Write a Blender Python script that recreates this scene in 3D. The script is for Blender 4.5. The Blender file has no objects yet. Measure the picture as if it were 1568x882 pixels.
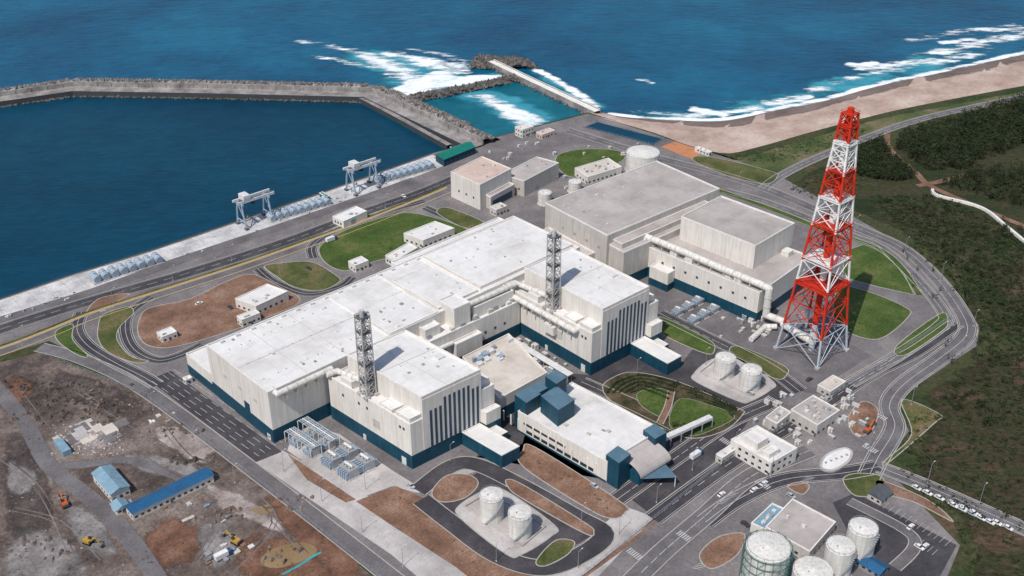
import bpy, math, random
from mathutils import Vector
from mathutils.geometry import tessellate_polygon
random.seed(11)
R=random.uniform
# ---------------------------------------------------------------- survey
FP=1677.0; TH=math.radians(30.5); CH=340.0; S,C=math.sin(TH),math.cos(TH)
def G(u,v,z=0.0):
    """metric site position of a surveyed photo point known to lie at height z"""
    a=(u-784)/FP; b=(441-v)/FP
    t=(CH-z)/(S-C*b)
    return Vector((a*t,(C+S*b)*t,z))
def hgt(vb,vt):
    b=(441-vb)/FP; Y=(C+S*b)*CH/(S-C*b)
    b=(441-vt)/FP; t=Y/(C+S*b)
    return CH-t*(S-C*b)
A1=math.radians(41.6)
E1=Vector((math.cos(A1),math.sin(A1),0)); E2=Vector((math.sin(A1),-math.cos(A1),0)); UP=Vector((0,0,1))
SEA=-4.0
# ---------------------------------------------------------------- materials
def M(name,ramp,scale=.05,detail=8,rough=.85,fine=(1.2,.12),bump=0,stretch=(1,1,1),spec=.25,metal=0,grid=None,soft=False,nr=.6,bs=1.0,streak=0,rot=-A1,cb=0,stain=0):
    m=bpy.data.materials.new(name); m.use_nodes=True; N=m.node_tree.nodes; L=m.node_tree.links
    p=N['Principled BSDF']; p.inputs['Roughness'].default_value=rough
    p.inputs['Specular IOR Level'].default_value=spec; p.inputs['Metallic'].default_value=metal
    g=N.new('ShaderNodeNewGeometry'); mp=N.new('ShaderNodeMapping'); mp.inputs['Rotation'].default_value=(0,0,rot); mp.inputs['Scale'].default_value=stretch
    L.new(g.outputs['Position'],mp.inputs['Vector'])
    n=N.new('ShaderNodeTexNoise'); n.inputs['Scale'].default_value=scale; n.inputs['Detail'].default_value=detail; n.inputs['Roughness'].default_value=nr
    L.new(mp.outputs[0],n.inputs['Vector'])
    r=N.new('ShaderNodeValToRGB'); e=r.color_ramp.elements
    if isinstance(ramp[0],(int,float)): 
        c=ramp; ramp=[(.3,tuple(x*.88 for x in c)),(.7,tuple(min(1,x*1.1) for x in c))]
    while len(e)<len(ramp): e.new(.5)
    for i,(q,c) in enumerate(ramp): e[i].position=q; e[i].color=(*c,1)
    L.new(n.outputs['Fac'],r.inputs['Fac'])
    n2=N.new('ShaderNodeTexNoise'); n2.inputs['Scale'].default_value=fine[0]; n2.inputs['Detail'].default_value=4
    L.new(mp.outputs[0],n2.inputs['Vector'])
    mr=N.new('ShaderNodeMapRange'); mr.inputs[1].default_value=.3; mr.inputs[2].default_value=.7; mr.inputs[3].default_value=1-fine[1]; mr.inputs[4].default_value=1+fine[1]
    L.new(n2.outputs['Fac'],mr.inputs[0])
    def mul(a,b):
        x=N.new('ShaderNodeVectorMath'); x.operation='MULTIPLY'; L.new(a,x.inputs[0]); L.new(b,x.inputs[1]); return x.outputs[0]
    col=mul(r.outputs[0],mr.outputs[0])
    if stain:
        n6=N.new('ShaderNodeTexNoise'); n6.inputs['Scale'].default_value=.09; n6.inputs['Detail'].default_value=9; n6.inputs['Roughness'].default_value=.72; L.new(mp.outputs[0],n6.inputs['Vector'])
        m6=N.new('ShaderNodeMapRange'); m6.inputs[1].default_value=.52; m6.inputs[2].default_value=.68; m6.inputs[3].default_value=1; m6.inputs[4].default_value=1-stain; L.new(n6.outputs['Fac'],m6.inputs[0]); col=mul(col,m6.outputs[0])
    if grid:
        b=N.new('ShaderNodeTexBrick'); b.inputs['Scale'].default_value=1; b.inputs['Brick Width'].default_value=grid[0]; b.inputs['Row Height'].default_value=grid[1]
        b.inputs['Mortar Size'].default_value=grid[2]; b.inputs['Color1'].default_value=(1,1,1,1); b.inputs['Color2'].default_value=(grid[4],)*3+(1,); b.inputs['Mortar'].default_value=(grid[3],)*3+(1,)
        b.offset=0
        L.new(mp.outputs[0],b.inputs['Vector']); col=mul(col,b.outputs['Color'])
    if streak:
        mq=N.new('ShaderNodeMapping'); mq.inputs['Scale'].default_value=(.8,.8,.05); L.new(g.outputs['Position'],mq.inputs['Vector'])
        n3=N.new('ShaderNodeTexNoise'); n3.inputs['Scale'].default_value=1; n3.inputs['Detail'].default_value=5; L.new(mq.outputs[0],n3.inputs['Vector'])
        m3=N.new('ShaderNodeMapRange'); m3.inputs[1].default_value=.35; m3.inputs[2].default_value=.6; m3.inputs[3].default_value=1-streak; m3.inputs[4].default_value=1
        L.new(n3.outputs['Fac'],m3.inputs[0]); col=mul(col,m3.outputs[0])
    L.new(col,p.inputs['Base Color'])
    if bump or cb:
        bp=N.new('ShaderNodeBump'); bp.inputs['Strength'].default_value=bump or cb; bp.inputs['Distance'].default_value=bs; L.new((n if cb else n2).outputs['Fac'],bp.inputs['Height']); L.new(bp.outputs[0],p.inputs['Normal'])
    if soft:
        at=N.new('ShaderNodeAttribute'); at.attribute_name='w'
        n4=N.new('ShaderNodeTexNoise'); n4.inputs['Scale'].default_value=soft if soft is not True else .12; n4.inputs['Detail'].default_value=8; n4.inputs['Roughness'].default_value=.7
        m5=N.new('ShaderNodeMapping'); m5.inputs['Rotation'].default_value=(0,0,rot); m5.inputs['Scale'].default_value=stretch; L.new(g.outputs['Position'],m5.inputs['Vector']); L.new(m5.outputs[0],n4.inputs['Vector'])
        a=N.new('ShaderNodeMath'); a.operation='MULTIPLY_ADD'; L.new(n4.outputs['Fac'],a.inputs[0]); a.inputs[1].default_value=2.4; a.inputs[2].default_value=-1.2
        b2=N.new('ShaderNodeMath'); b2.operation='MULTIPLY_ADD'; L.new(at.outputs['Fac'],b2.inputs[0]); b2.inputs[1].default_value=1.3; L.new(a.outputs[0],b2.inputs[2])
        k=N.new('ShaderNodeMapRange'); k.inputs[1].default_value=.45; k.inputs[2].default_value=.85; L.new(b2.outputs[0],k.inputs[0])
        L.new(k.outputs[0],p.inputs['Alpha'])
    return m
m={}
m['land']=M('grassland_ground',[(.34,(.020,.032,.012)),(.44,(.034,.050,.017)),(.52,(.058,.058,.025)),(.58,(.04,.055,.02)),(.66,(.10,.068,.040))],.022,12,.95,(.4,.35),cb=.7,bs=3,nr=.68)
m['scrub']=M('scrub_soil',[(.34,(.013,.022,.008)),(.44,(.026,.038,.013)),(.52,(.052,.044,.023)),(.57,(.03,.042,.015)),(.66,(.088,.060,.038))],.026,12,.95,(.5,.4),soft=.04,cb=.8,bs=4,nr=.7,stretch=(.6,1.2,1),rot=math.radians(20))
m['scrubb']=M('heath_soil',[(.34,(.02,.025,.011)),(.45,(.052,.041,.023)),(.52,(.035,.042,.017)),(.58,(.08,.052,.034)),(.68,(.12,.08,.055))],.03,12,.95,(.5,.4),soft=.04,cb=.8,bs=4,nr=.7,stretch=(.6,1.2,1),rot=math.radians(20))
m['grassdry']=M('dune_grass',[(.38,(.05,.075,.025)),(.5,(.09,.105,.04)),(.62,(.17,.14,.085))],.03,9,.95,(.5,.2),soft=.05)
m['redsoil']=M('red_soil_soft',[(.35,(.095,.048,.033)),(.5,(.16,.083,.053)),(.65,(.23,.13,.09))],.07,11,.95,(.7,.25),soft=.08,cb=.6,bs=2,nr=.68)
m['darksoil']=M('dark_soil_soft',[(.35,(.040,.032,.031)),(.5,(.075,.059,.054)),(.65,(.14,.11,.10))],.08,11,.95,(.7,.25),soft=.08,cb=.6,bs=2,nr=.68)
m['palesoil']=M('pale_soil_soft',[(.35,(.18,.145,.13)),(.5,(.30,.255,.235)),(.65,(.45,.40,.375))],.07,11,.95,(.7,.2),soft=.07,cb=.6,bs=2,nr=.7)
m['greysoil']=M('grey_gravel_soft',[(.35,(.12,.11,.108)),(.5,(.20,.185,.18)),(.65,(.31,.29,.28))],.09,11,.95,(.7,.2),soft=.07,cb=.6,bs=2,nr=.7)
m['puddle']=M('muddy_puddle',[(.35,(.22,.14,.065)),(.65,(.30,.21,.11))],.05,4,.3,(.3,.05),soft=.05,spec=.5)
m['turq']=M('turquoise_sheet',(.05,.30,.33),.3,rough=.6)
m['sand']=M('beach_sand',[(.35,(.33,.235,.19)),(.5,(.44,.33,.275)),(.65,(.54,.44,.375))],.03,10,.95,(.3,.1),.2,nr=.68)
m['wetsand']=M('wet_sand',[(.35,(.13,.095,.08)),(.65,(.22,.165,.14))],.03,6,.6,(.3,.1),soft=.03)
m['site']=M('construction_dirt',[(.33,(.038,.030,.028)),(.43,(.090,.070,.062)),(.51,(.155,.118,.100)),(.59,(.225,.185,.163)),(.7,(.34,.295,.27))],.028,14,.95,(.6,.28),nr=.72,cb=.8,bs=4)
m['yard']=M('yard_paving',[(.35,(.125,.112,.116)),(.5,(.17,.155,.157)),(.65,(.235,.215,.21))],.03,10,.9,(.6,.16),nr=.68)
m['asphalt']=M('asphalt',[(.35,(.040,.037,.043)),(.5,(.057,.053,.060)),(.65,(.085,.080,.084))],.06,9,.85,(.8,.14),nr=.68)
m['asphaltl']=M('old_asphalt',[(.35,(.105,.095,.10)),(.5,(.14,.13,.135)),(.65,(.18,.168,.17))],.06,9,.9,(.8,.14),nr=.68)
m['conc']=M('concrete_paving',[(.35,(.34,.315,.30)),(.5,(.44,.41,.395)),(.65,(.53,.5,.48))],.05,9,.85,(.9,.08),grid=(6,6,.06,.86,.96),stain=.25)
m['quayc']=M('quay_concrete',[(.35,(.36,.36,.365)),(.5,(.55,.54,.535)),(.65,(.72,.70,.69))],.05,11,.85,(.9,.14),grid=(10,14,.2,.75,.92),stain=.3,nr=.7)
m['kerb']=M('kerb_concrete',(.38,.36,.33),.2)
m['brown']=M('bare_earth',[(.35,(.135,.075,.05)),(.5,(.205,.118,.08)),(.65,(.29,.185,.135))],.06,11,.95,(1,.25),cb=.5,bs=2,nr=.68)
m['grass']=M('lawn_grass',[(.34,(.038,.066,.015)),(.47,(.055,.092,.019)),(.57,(.082,.113,.028)),(.68,(.14,.13,.05))],.045,11,.95,(.8,.28),.3,nr=.7)
m['grass2']=M('rough_grass',[(.34,(.045,.062,.018)),(.5,(.088,.10,.032)),(.6,(.145,.115,.055)),(.7,(.20,.135,.09))],.06,10,.95,(.8,.25),.3)
m['hedge']=M('hedge_rows',[(.35,(.03,.03,.014)),(.5,(.065,.055,.028)),(.65,(.13,.09,.06))],.12,8,.95,(.8,.3),.5)
m['line']=M('road_paint_white',(.50,.50,.485),.5)
m['yline']=M('road_paint_yellow',(.42,.29,.13),.5)
m['roof']=M('white_roof_membrane',[(.3,(.58,.56,.54)),(.5,(.69,.675,.655)),(.7,(.75,.735,.72))],.03,11,.8,(.25,.05),grid=(14,9,.14,.86,.965),stain=.15)
m['roofb']=M('beige_roof',[(.3,(.48,.42,.36)),(.5,(.57,.515,.455)),(.7,(.65,.6,.54))],.05,9,.85,(.3,.05),grid=(9,6,.08,.9,.97),stain=.15)
m['roofg']=M('grey_roof',[(.3,(.34,.305,.29)),(.5,(.42,.38,.36)),(.7,(.50,.455,.435))],.04,11,.85,(.3,.05),grid=(12,8,.12,.86,.95),stain=.2)
m['roofp']=M('pink_roof',[(.3,(.50,.38,.32)),(.7,(.60,.48,.41))],.08,8,.85,(.4,.06),stain=.2)
m['wall']=M('cream_wall',[(.3,(.66,.62,.565)),(.7,(.74,.705,.655))],.05,8,.75,(.3,.03),streak=.14)
m['wallg']=M('grey_wall',[(.3,(.48,.45,.41)),(.7,(.58,.55,.51))],.05,8,.8,(.3,.04),streak=.16)
m['trim']=M('parapet_trim',(.72,.70,.66),.1)
m['teal']=M('blue_cladding',[(.3,(.007,.050,.085)),(.7,(.012,.075,.12))],.1,6,.5,(.5,.06),streak=.25)
m['tealroof']=M('blue_grey_roof',[(.3,(.07,.14,.19)),(.7,(.11,.19,.25))],.1,6,.6,(.5,.06))
m['slot']=M('louvre_dark',(.035,.07,.11),.5,rough=.5)
m['win']=M('window_glass',(.03,.04,.05),.3,rough=.15,spec=.6)
m['steel']=M('galvanised_steel',(.36,.38,.40),.4,rough=.5,metal=.3)
m['steelw']=M('white_steel',(.62,.62,.61),.4,rough=.5)
m['steelb']=M('blue_grey_steel',(.28,.36,.44),.3,rough=.45)
m['steelt']=M('tower_galvanised',(.42,.47,.53),.3,rough=.5)
m['steeld']=M('dark_steel',(.09,.10,.11),.3,rough=.5)
m['red']=M('red_paint',[(.3,(.50,.026,.010)),(.7,(.60,.040,.016))],.3,5,.55,(.8,.1))
m['whitep']=M('white_paint',(.76,.75,.73),.3,rough=.5,streak=.12)
m['stackp']=M('weathered_paint',(.50,.49,.475),.3,rough=.6,streak=.25)
m['tank']=M('tank_white',[(.3,(.66,.64,.59)),(.7,(.74,.72,.68))],.2,6,.6,(.5,.04),streak=.22)
m['green']=M('green_roof_paint',(.012,.17,.13),.3,rough=.5)
m['bluer']=M('blue_roof_paint',(.02,.10,.22),.3,rough=.5,stain=.3)
m['lblue']=M('pale_blue_roof',(.20,.32,.40),.3,rough=.5,stain=.3)
m['orange']=M('orange_paint',(.50,.10,.02),.5,rough=.5)
m['yellow']=M('yellow_paint',(.42,.26,.05),.5,rough=.5)
m['rust']=M('tennis_clay',(.50,.21,.10),.3,stain=.3)
m['rock']=M('armour_rock',[(.35,(.09,.082,.074)),(.5,(.18,.167,.155)),(.65,(.32,.30,.28))],.25,6,.95,(.9,.25))
m['rockd']=M('rubble_rock',[(.35,(.05,.045,.042)),(.5,(.11,.10,.09)),(.65,(.2,.18,.17))],.3,6,.95,(.9,.25))
m['bwc']=M('breakwater_concrete',[(.35,(.17,.155,.15)),(.5,(.26,.24,.23)),(.65,(.36,.34,.32))],.08,10,.9,(.6,.15),stain=.25)
m['bwd']=M('wet_concrete',(.055,.06,.065),.1,rough=.6)
m['leaf']=M('pine_foliage',[(.3,(.010,.018,.008)),(.5,(.020,.034,.012)),(.7,(.042,.056,.020))],.12,6,.95,(.8,.35))
m['shrub']=M('shrub_foliage',[(.3,(.020,.034,.011)),(.5,(.042,.056,.018)),(.7,(.08,.08,.035))],.15,6,.95,(.8,.35))
m['bark']=M('bark',(.06,.045,.03),1)
m['tyre']=M('tyre_rubber',(.02,.02,.02),1)
for i,c in enumerate([(.7,.7,.7),(.75,.74,.72),(.05,.055,.06),(.35,.03,.03),(.04,.08,.2),(.4,.42,.44)]): m['car%d'%i]=M('car_paint_%d'%i,c,.5,rough=.3,spec=.5)
# water
def water(name,ramp,caps=True,scale=.006,rough=.35):
    w=M(name,ramp,scale,7,rough,(.09,.14),.0,stretch=(1,1,1),spec=.16,rot=math.radians(-12))
    N=w.node_tree.nodes;L=w.node_tree.links;p=N['Principled BSDF']
    g=N.new('ShaderNodeNewGeometry'); mp=N.new('ShaderNodeMapping'); mp.inputs['Rotation'].default_value=(0,0,math.radians(8)); mp.inputs['Scale'].default_value=(.45,1,1); L.new(g.outputs['Position'],mp.inputs[0])
    n=N.new('ShaderNodeTexNoise'); n.inputs['Scale'].default_value=.13; n.inputs['Detail'].default_value=7; n.inputs['Roughness'].default_value=.62; L.new(mp.outputs[0],n.inputs['Vector'])
    bp=N.new('ShaderNodeBump'); bp.inputs['Strength'].default_value=1.0 if caps else .22; bp.inputs['Distance'].default_value=3.0; L.new(n.outputs['Fac'],bp.inputs['Height']); L.new(bp.outputs[0],p.inputs['Normal'])
    if caps:
        n5=N.new('ShaderNodeTexNoise'); n5.inputs['Scale'].default_value=.06; n5.inputs['Detail'].default_value=10; n5.inputs['Roughness'].default_value=.75; L.new(mp.outputs[0],n5.inputs['Vector'])
        r=N.new('ShaderNodeMapRange'); r.inputs[1].default_value=.66; r.inputs[2].default_value=.77; r.inputs[4].default_value=.55; L.new(n5.outputs['Fac'],r.inputs[0])
        mx=N.new('ShaderNodeMix'); mx.data_type='RGBA'; src=p.inputs['Base Color'].links[0].from_socket
        L.new(r.outputs[0],mx.inputs[0]); L.new(src,mx.inputs[6]); mx.inputs[7].default_value=(.5,.62,.68,1); L.new(mx.outputs[2],p.inputs['Base Color'])
    return w
m['sea']=water('sea_water',[(.36,(.001,.056,.125)),(.5,(.001,.082,.168)),(.64,(.003,.115,.212))])
m['harb']=water('harbour_water',[(.34,(.0005,.033,.066)),(.66,(.001,.048,.090))],False)
m['pond']=water('pond_water',[(.34,(.001,.085,.125)),(.66,(.006,.14,.19))],False,.02)
m['foam']=M('sea_foam',[(.3,(.62,.74,.78)),(.6,(.88,.90,.90))],.1,6,.8,(.5,.05),soft=.085,rot=math.radians(15),stretch=(.5,1.4,1),nr=.7)
m['aqua']=M('aerated_water',[(.3,(.005,.16,.24)),(.6,(.05,.30,.38))],.04,6,.5,(.5,.1),soft=.03,rot=math.radians(15),stretch=(.6,1.2,1))
# ---------------------------------------------------------------- builder
class B:
    def __init__(s,name): s.name=name; s.P={}; s.W={}
    def add(s,part,mat,V,F,w=None):
        v,f=s.P.setdefault((part,mat),([],[])); o=len(v); v+=[Vector(x) for x in V]; f+=[tuple(i+o for i in q) for q in F]
        if w is not None: s.W.setdefault((part,mat),[]).extend(w)
    def prism(s,part,mat,poly,z0,z1,cap=None):
        n=len(poly); V=[(p[0],p[1],z0) for p in poly]+[(p[0],p[1],z1) for p in poly]
        s.add(part,mat,V,[(i,(i+1)%n,n+(i+1)%n,n+i) for i in range(n)])
        s.sheet(cap[0] if cap else part,cap[1] if cap else mat,poly,z1)
    def sheet(s,part,mat,poly,z):
        T=tessellate_polygon([[Vector((p[0],p[1],0)) for p in poly]])
        s.add(part,mat,[(p[0],p[1],z) for p in poly],T)
    def obox(s,part,mat,o,ax,ay,az):
        o=Vector(o); V=[o,o+ax,o+ax+ay,o+ay]; V+=[q+az for q in V]
        s.add(part,mat,V,[(3,2,1,0),(4,5,6,7),(0,1,5,4),(1,2,6,5),(2,3,7,6),(3,0,4,7)])
    def tube(s,part,mat,p,q,r,n=6,r2=None,caps=True):
        p=Vector(p);q=Vector(q);d=(q-p)
        if d.length<1e-6:return
        d.normalize(); x=d.cross(UP) if abs(d.z)<.99 else Vector((1,0,0)); x.normalize(); y=d.cross(x); r2=r if r2 is None else r2
        V=[];
        for c,rr in((p,r),(q,r2)):
            for i in range(n):
                a=2*math.pi*(i+.5)/n; V.append(c+x*math.cos(a)*rr+y*math.sin(a)*rr)
        F=[(i,(i+1)%n,n+(i+1)%n,n+i) for i in range(n)]
        if caps: F+=[tuple(range(n))[::-1],tuple(range(n,2*n))]
        s.add(part,mat,V,F)
    def pipe(s,part,mat,pts,r,n=12,rib=0):
        for a,b in zip(pts,pts[1:]):
            s.tube(part,mat,a,b,r,n)
            if rib:
                a=Vector(a);b=Vector(b);k=int((b-a).length/rib)
                for i in range(1,k+1):
                    c=a.lerp(b,i/(k+1)); d=(b-a).normalized()*.2; s.tube('flange','wallg',c-d,c+d,r*1.1,n)
        for a in pts[1:-1]: s.ball(part,mat,a,r*1.05)
    def ball(s,part,mat,c,r,n=8,sz=1):
        V=[];F=[];c=Vector(c)
        for j in range(1,5):
            for i in range(n):
                t=math.pi*j/5;a=2*math.pi*i/n; V.append(c+Vector((math.sin(t)*math.cos(a)*r,math.sin(t)*math.sin(a)*r,math.cos(t)*r*sz)))
        V+=[c+UP*r*sz,c-UP*r*sz]
        for j in range(3):
            for i in range(n): F.append((j*n+i,j*n+(i+1)%n,(j+1)*n+(i+1)%n,(j+1)*n+i))
        for i in range(n): F.append((4*n,i,(i+1)%n)); F.append((4*n+1,3*n+(i+1)%n,3*n+i))
        s.add(part,mat,V,F)
    def rock(s,part,mat,c,r):
        c=Vector(c);V=[c+Vector(d)*r*R(.6,1.3)+Vector((R(-.3,.3),R(-.3,.3),R(-.3,.3)))*r for d in((1,0,0),(0,1,0),(-1,0,0),(0,-1,0),(0,0,1),(0,0,-1))]
        s.add(part,mat,V,[(0,1,4),(1,2,4),(2,3,4),(3,0,4),(1,0,5),(2,1,5),(3,2,5),(0,3,5)])
    def done(s,single=False):
        allv=[v for k in s.P.values() for v in k[0]]
        if not allv: return
        cx=(min(v.x for v in allv)+max(v.x for v in allv))/2; cy=(min(v.y for v in allv)+max(v.y for v in allv))/2; o=Vector((cx,cy,0))
        col=bpy.context.scene.collection
        def mk(nm,items):
            V=[];F=[];MI=[];W=[];mats=[];hw=False
            for (part,mat),(v,f) in items:
                if mat not in mats: mats.append(mat)
                k=len(V);V+=[x-o for x in v];F+=[tuple(i+k for i in q) for q in f];MI+=[mats.index(mat)]*len(f)
                w=s.W.get((part,mat)); 
                if w: hw=True;W+=w
                else: W+=[1.0]*len(v)
            me=bpy.data.meshes.new(nm); me.from_pydata(V,[],F); me.polygons.foreach_set('material_index',MI)
            for q in mats: me.materials.append(m[q])
            if hw:
                at=me.attributes.new('w','FLOAT','POINT'); at.data.foreach_set('value',W)
            me.update(); ob=bpy.data.objects.new(nm,me); col.objects.link(ob); return ob
        if single or len(s.P)==1:
            ob=mk(s.name,list(s.P.items())); ob.location=o; return ob
        e=bpy.data.objects.new(s.name,None); col.objects.link(e); e.location=o; e.empty_display_size=2
        parts={}
        for k,v in s.P.items(): parts.setdefault(k[0],[]).append((k,v))
        for nm,it in parts.items():
            ob=mk(nm,it); ob.parent=e
        return e
def cr(pts,n=6,closed=False):
    out=[];N=len(pts);rng=range(N if closed else N-1)
    g=(lambda i:pts[i%N]) if closed else (lambda i:pts[max(0,min(N-1,i))])
    for i in rng:
        a,b,c,d=g(i-1),g(i),g(i+1),g(i+2)
        for k in range(n):
            t=k/n; out.append(0.5*((2*b)+(c-a)*t+(2*a-5*b+4*c-d)*t*t+(3*b-a-3*c+d)*t**3))
    if not closed: out.append(pts[-1])
    return out
def PX(l,z=0): return [G(u,v,z) for u,v in l]
def nrm(p,i,closed=False):
    N=len(p)
    a=p[(i-1)%N] if closed or i>0 else p[i]; b=p[(i+1)%N] if closed or i<N-1 else p[i]
    d=(b-a); d.z=0; d.normalize(); return Vector((-d.y,d.x,0))
def offs(p,o,closed=False): return [p[i]+nrm(p,i,closed)*o for i in range(len(p))]
def area(p): return sum(p[i].x*p[(i+1)%len(p)].y-p[(i+1)%len(p)].x*p[i].y for i in range(len(p)))/2
def inset(p,d): return offs(p,d if area(p)>0 else -d,True)
def strip(b,part,mat,L,Rr,z):
    n=len(L); b.add(part,mat,[(q.x,q.y,z) for q in L]+[(q.x,q.y,z) for q in Rr],[(i,i+1,n+i+1,n+i) for i in range(n-1)])
def flat(name,pts,mat,z,smooth=False):
    p=PX(pts); 
    if smooth: p=cr(p,6,True)
    b=B(name); b.sheet('surface',mat,p,z); return b.done()
def island(name,pts,mat,smooth=True,h=.16,k=.5,zb=.1):
    p=PX(pts)
    if smooth: p=cr(p,6,True)
    b=B(name); b.prism('kerb','kerb',p,zb,zb+h); b.sheet('surface',mat,inset(p,k),zb+h+.03); return b.done(True)
marks=B('road_markings')
def dashes(p,o,mat='line',w=.25,dash=5,gap=5,z=.19):
    q=offs(p,o); 
    for a,c in zip(q,q[1:]):
        Ln=(c-a).length; 
        if Ln<.1: continue
        d=(c-a)/Ln; n=Vector((-d.y,d.x,0))*w/2; s=0
        step=dash+gap if gap else Ln
        while s<Ln:
            e=min(s+(dash if gap else Ln),Ln); A=a+d*s;E=a+d*e
            marks.add('paint',mat,[(A+n).to_tuple()[:2]+(z,),(A-n).to_tuple()[:2]+(z,),(E-n).to_tuple()[:2]+(z,),(E+n).to_tuple()[:2]+(z,)],[(0,1,2,3)]); s+=step
roadz=[.125]
def road(name,pts,w,mat='asphalt',z=None,smooth=True,lines=((0,5,5),),kerb=True,edge=True):
    p=PX(pts)
    if smooth: p=cr(p,6)
    if z is None: roadz[0]+=.0045; z=roadz[0]
    b=B(name); strip(b,'surface',mat,offs(p,w/2),offs(p,-w/2),z)
    if kerb:
        for sgn in(1,-1):
            a=offs(p,sgn*(w/2)); c=offs(p,sgn*(w/2+.45)); strip(b,'kerb','kerb',a,c,z+.12)
            n=len(a); b.add('kerb','kerb',[(q.x,q.y,z) for q in a]+[(q.x,q.y,z+.12) for q in a],[(i,i+1,n+i+1,n+i) for i in range(n-1)])
    b.done(True)
    zz=.225
    if edge:
        for sgn in(1,-1): dashes(p,sgn*(w/2-.8),w=.2,gap=0,z=zz)
    for o,d,g in lines: dashes(p,o,dash=d,gap=g,z=zz+.004,w=.25)
    return p
def soft(name,pts,mat,z,smooth=True,inner=.7,hz=0,concave=False):
    p=PX(pts,hz)
    if smooth:p=cr(p,4,True)
    n=len(p); V=[];W=[]
    if concave:
        d=math.sqrt(abs(area(p)))*(1-inner)*.35; r1=inset(p,d*.5); r2=inset(p,d)
    else:
        c=sum(p,Vector())/n; r1=[c+(q-c)*((1+inner)/2) for q in p]; r2=[c+(q-c)*inner for q in p]
    for ring,w in((p,0),(r1,.55),(r2,1)):
        V+=[Vector((q.x,q.y,z)) for q in ring]; W+=[w]*n
    F=[(r*n+i,r*n+(i+1)%n,(r+1)*n+(i+1)%n,(r+1)*n+i) for r in range(2) for i in range(n)]
    T=tessellate_polygon([[Vector((q.x,q.y,0)) for q in r2]]); F+=[tuple(2*n+i for i in t) for t in T]
    b=B(name); b.add('surface',mat,V,F,W); return b.done()
def foam(b,pts,width,z,mat='foam',wmax=1,hz=SEA,taper=True):
    p=cr(PX(pts,hz),6); n=len(p); V=[];W=[]
    ws=width if isinstance(width,(list,tuple)) else (width,width)
    for i,q in enumerate(p):
        t=i/(n-1); wd=ws[0]+(ws[1]-ws[0])*t; e=min(1,min(t,1-t)*5) if taper else 1
        for o,k in((-.5,0),(-.25,.65),(0,1),(.25,.65),(.5,0)):
            x=q+nrm(p,i)*o*wd; V.append((x.x,x.y,z)); W.append(k*wmax*e)
    b.add('foam',mat,V,[(i*5+j,i*5+j+1,i*5+j+6,i*5+j+5) for i in range(n-1) for j in range(4)],W)
class Fr:
    def __init__(s,o,ex=E1,ey=-E2): s.o=Vector((o.x,o.y,0)); s.x=Vector(ex);s.y=Vector(ey)
    def p(s,x,y,z=0): return s.o+s.x*x+s.y*y+UP*z
    def box(s,b,part,mat,x0,x1,y0,y1,z0,z1): b.obox(part,mat,s.p(x0,y0,z0),s.x*(x1-x0),s.y*(y1-y0),UP*(z1-z0))
    def blk(s,b,x0,x1,y0,y1,z1,wall='wall',roof='roof',z0=0,par=.9,band=0):
        q=[s.p(x0,y0),s.p(x1,y0),s.p(x1,y1),s.p(x0,y1)]
        b.prism('walls',wall,q,z0,z1-.02,cap=('roof',roof))
        if par:
            t=.45
            for a0,a1,c0,c1 in((x0,x1,y0,y0+t),(x0,x1,y1-t,y1),(x0,x0+t,y0+t,y1-t),(x1-t,x1,y0+t,y1-t)): s.box(b,'parapet','trim',a0-.04,a1+.04,c0-.04,c1+.04,z1,z1+par)
        if band: 
            for a0,a1,c0,c1 in((x0-.12,x1+.12,y0-.12,y0),(x0-.12,x1+.12,y1,y1+.12),(x0-.12,x0,y0,y1),(x1,x1+.12,y0,y1)): s.box(b,'base_band','teal',a0,a1,c0,c1,z0,z0+band)
    def seams(s,b,x0,x1,y0,y1,z0,z1,st=8):
        """vertical panel joints on the two outward faces"""
        k=x0+st
        while k<x1-1: s.box(b,'panel_joint','wallg',k,k+.18,y0-.05,y0-.005,z0,z1); k+=st
        k=y0+st
        while k<y1-1: s.box(b,'panel_joint','wallg',x0-.05,x0-.005,k,k+.18,z0,z1); k+=st
def roofstuff(f,b,x0,x1,y0,y1,z,n,mats=('steelw','wallg','steel'),sz=(1,3),h=(.8,2.2)):
    for i in range(n):
        x=R(x0,x1);y=R(y0,y1);w=R(*sz);d=R(*sz)
        f.box(b,'roof_unit',random.choice(mats),x,x+w,y,y+d,z,z+R(*h))
def quadfr(L,T,Rt,Bo,z):
    l,r,bo=G(*L,z),G(*Rt,z),G(*Bo,z)
    ex=(r-bo);ey=(l-bo); w,d=ex.length,ey.length
    return Fr(bo,ex.normalized(),ey.normalized()),w,d
# ================================================================ ground, water
coast_q=[(-200,528),(0,457),(110,420),(230,383),(470,302),(600,256),(665,233),(740,214),(900,172)]
inner=[(960,190),(1010,204),(1050,218),(1110,231),(1160,222),(1250,197),(1330,176),(1400,160),(1568,128),(1750,97)]
water_l=[(905,168),(945,178),(1000,183),(1070,186),(1120,184),(1200,167),(1260,156),(1350,131),(1450,110),(1568,84),(1750,50)]
b=B('ground')
innerw=cr(PX(inner),5)
land=PX(coast_q)+innerw+[Vector((1700,1500,0)),Vector((1700,-400,0)),Vector((-1200,-400,0)),Vector((-1200,250,0))]
b.sheet('terrain','land',land,0)
ee=PX(coast_q); n=len(ee); b.add('quay_face','bwd',[(q.x,q.y,0) for q in ee]+[(q.x,q.y,-9) for q in ee],[(i,i+1,n+i+1,n+i) for i in range(n-1)])
b.done()
b=B('sea'); b.add('surface','sea',[(-6000,-1000,SEA),(6000,-1000,SEA),(6000,9000,SEA),(-6000,9000,SEA)],[(0,1,2,3)]); b.done()
b=B('beach')
A=cr(PX([(905,176)]+inner),5); Wl=cr(PX(water_l,SEA),5); 
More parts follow.
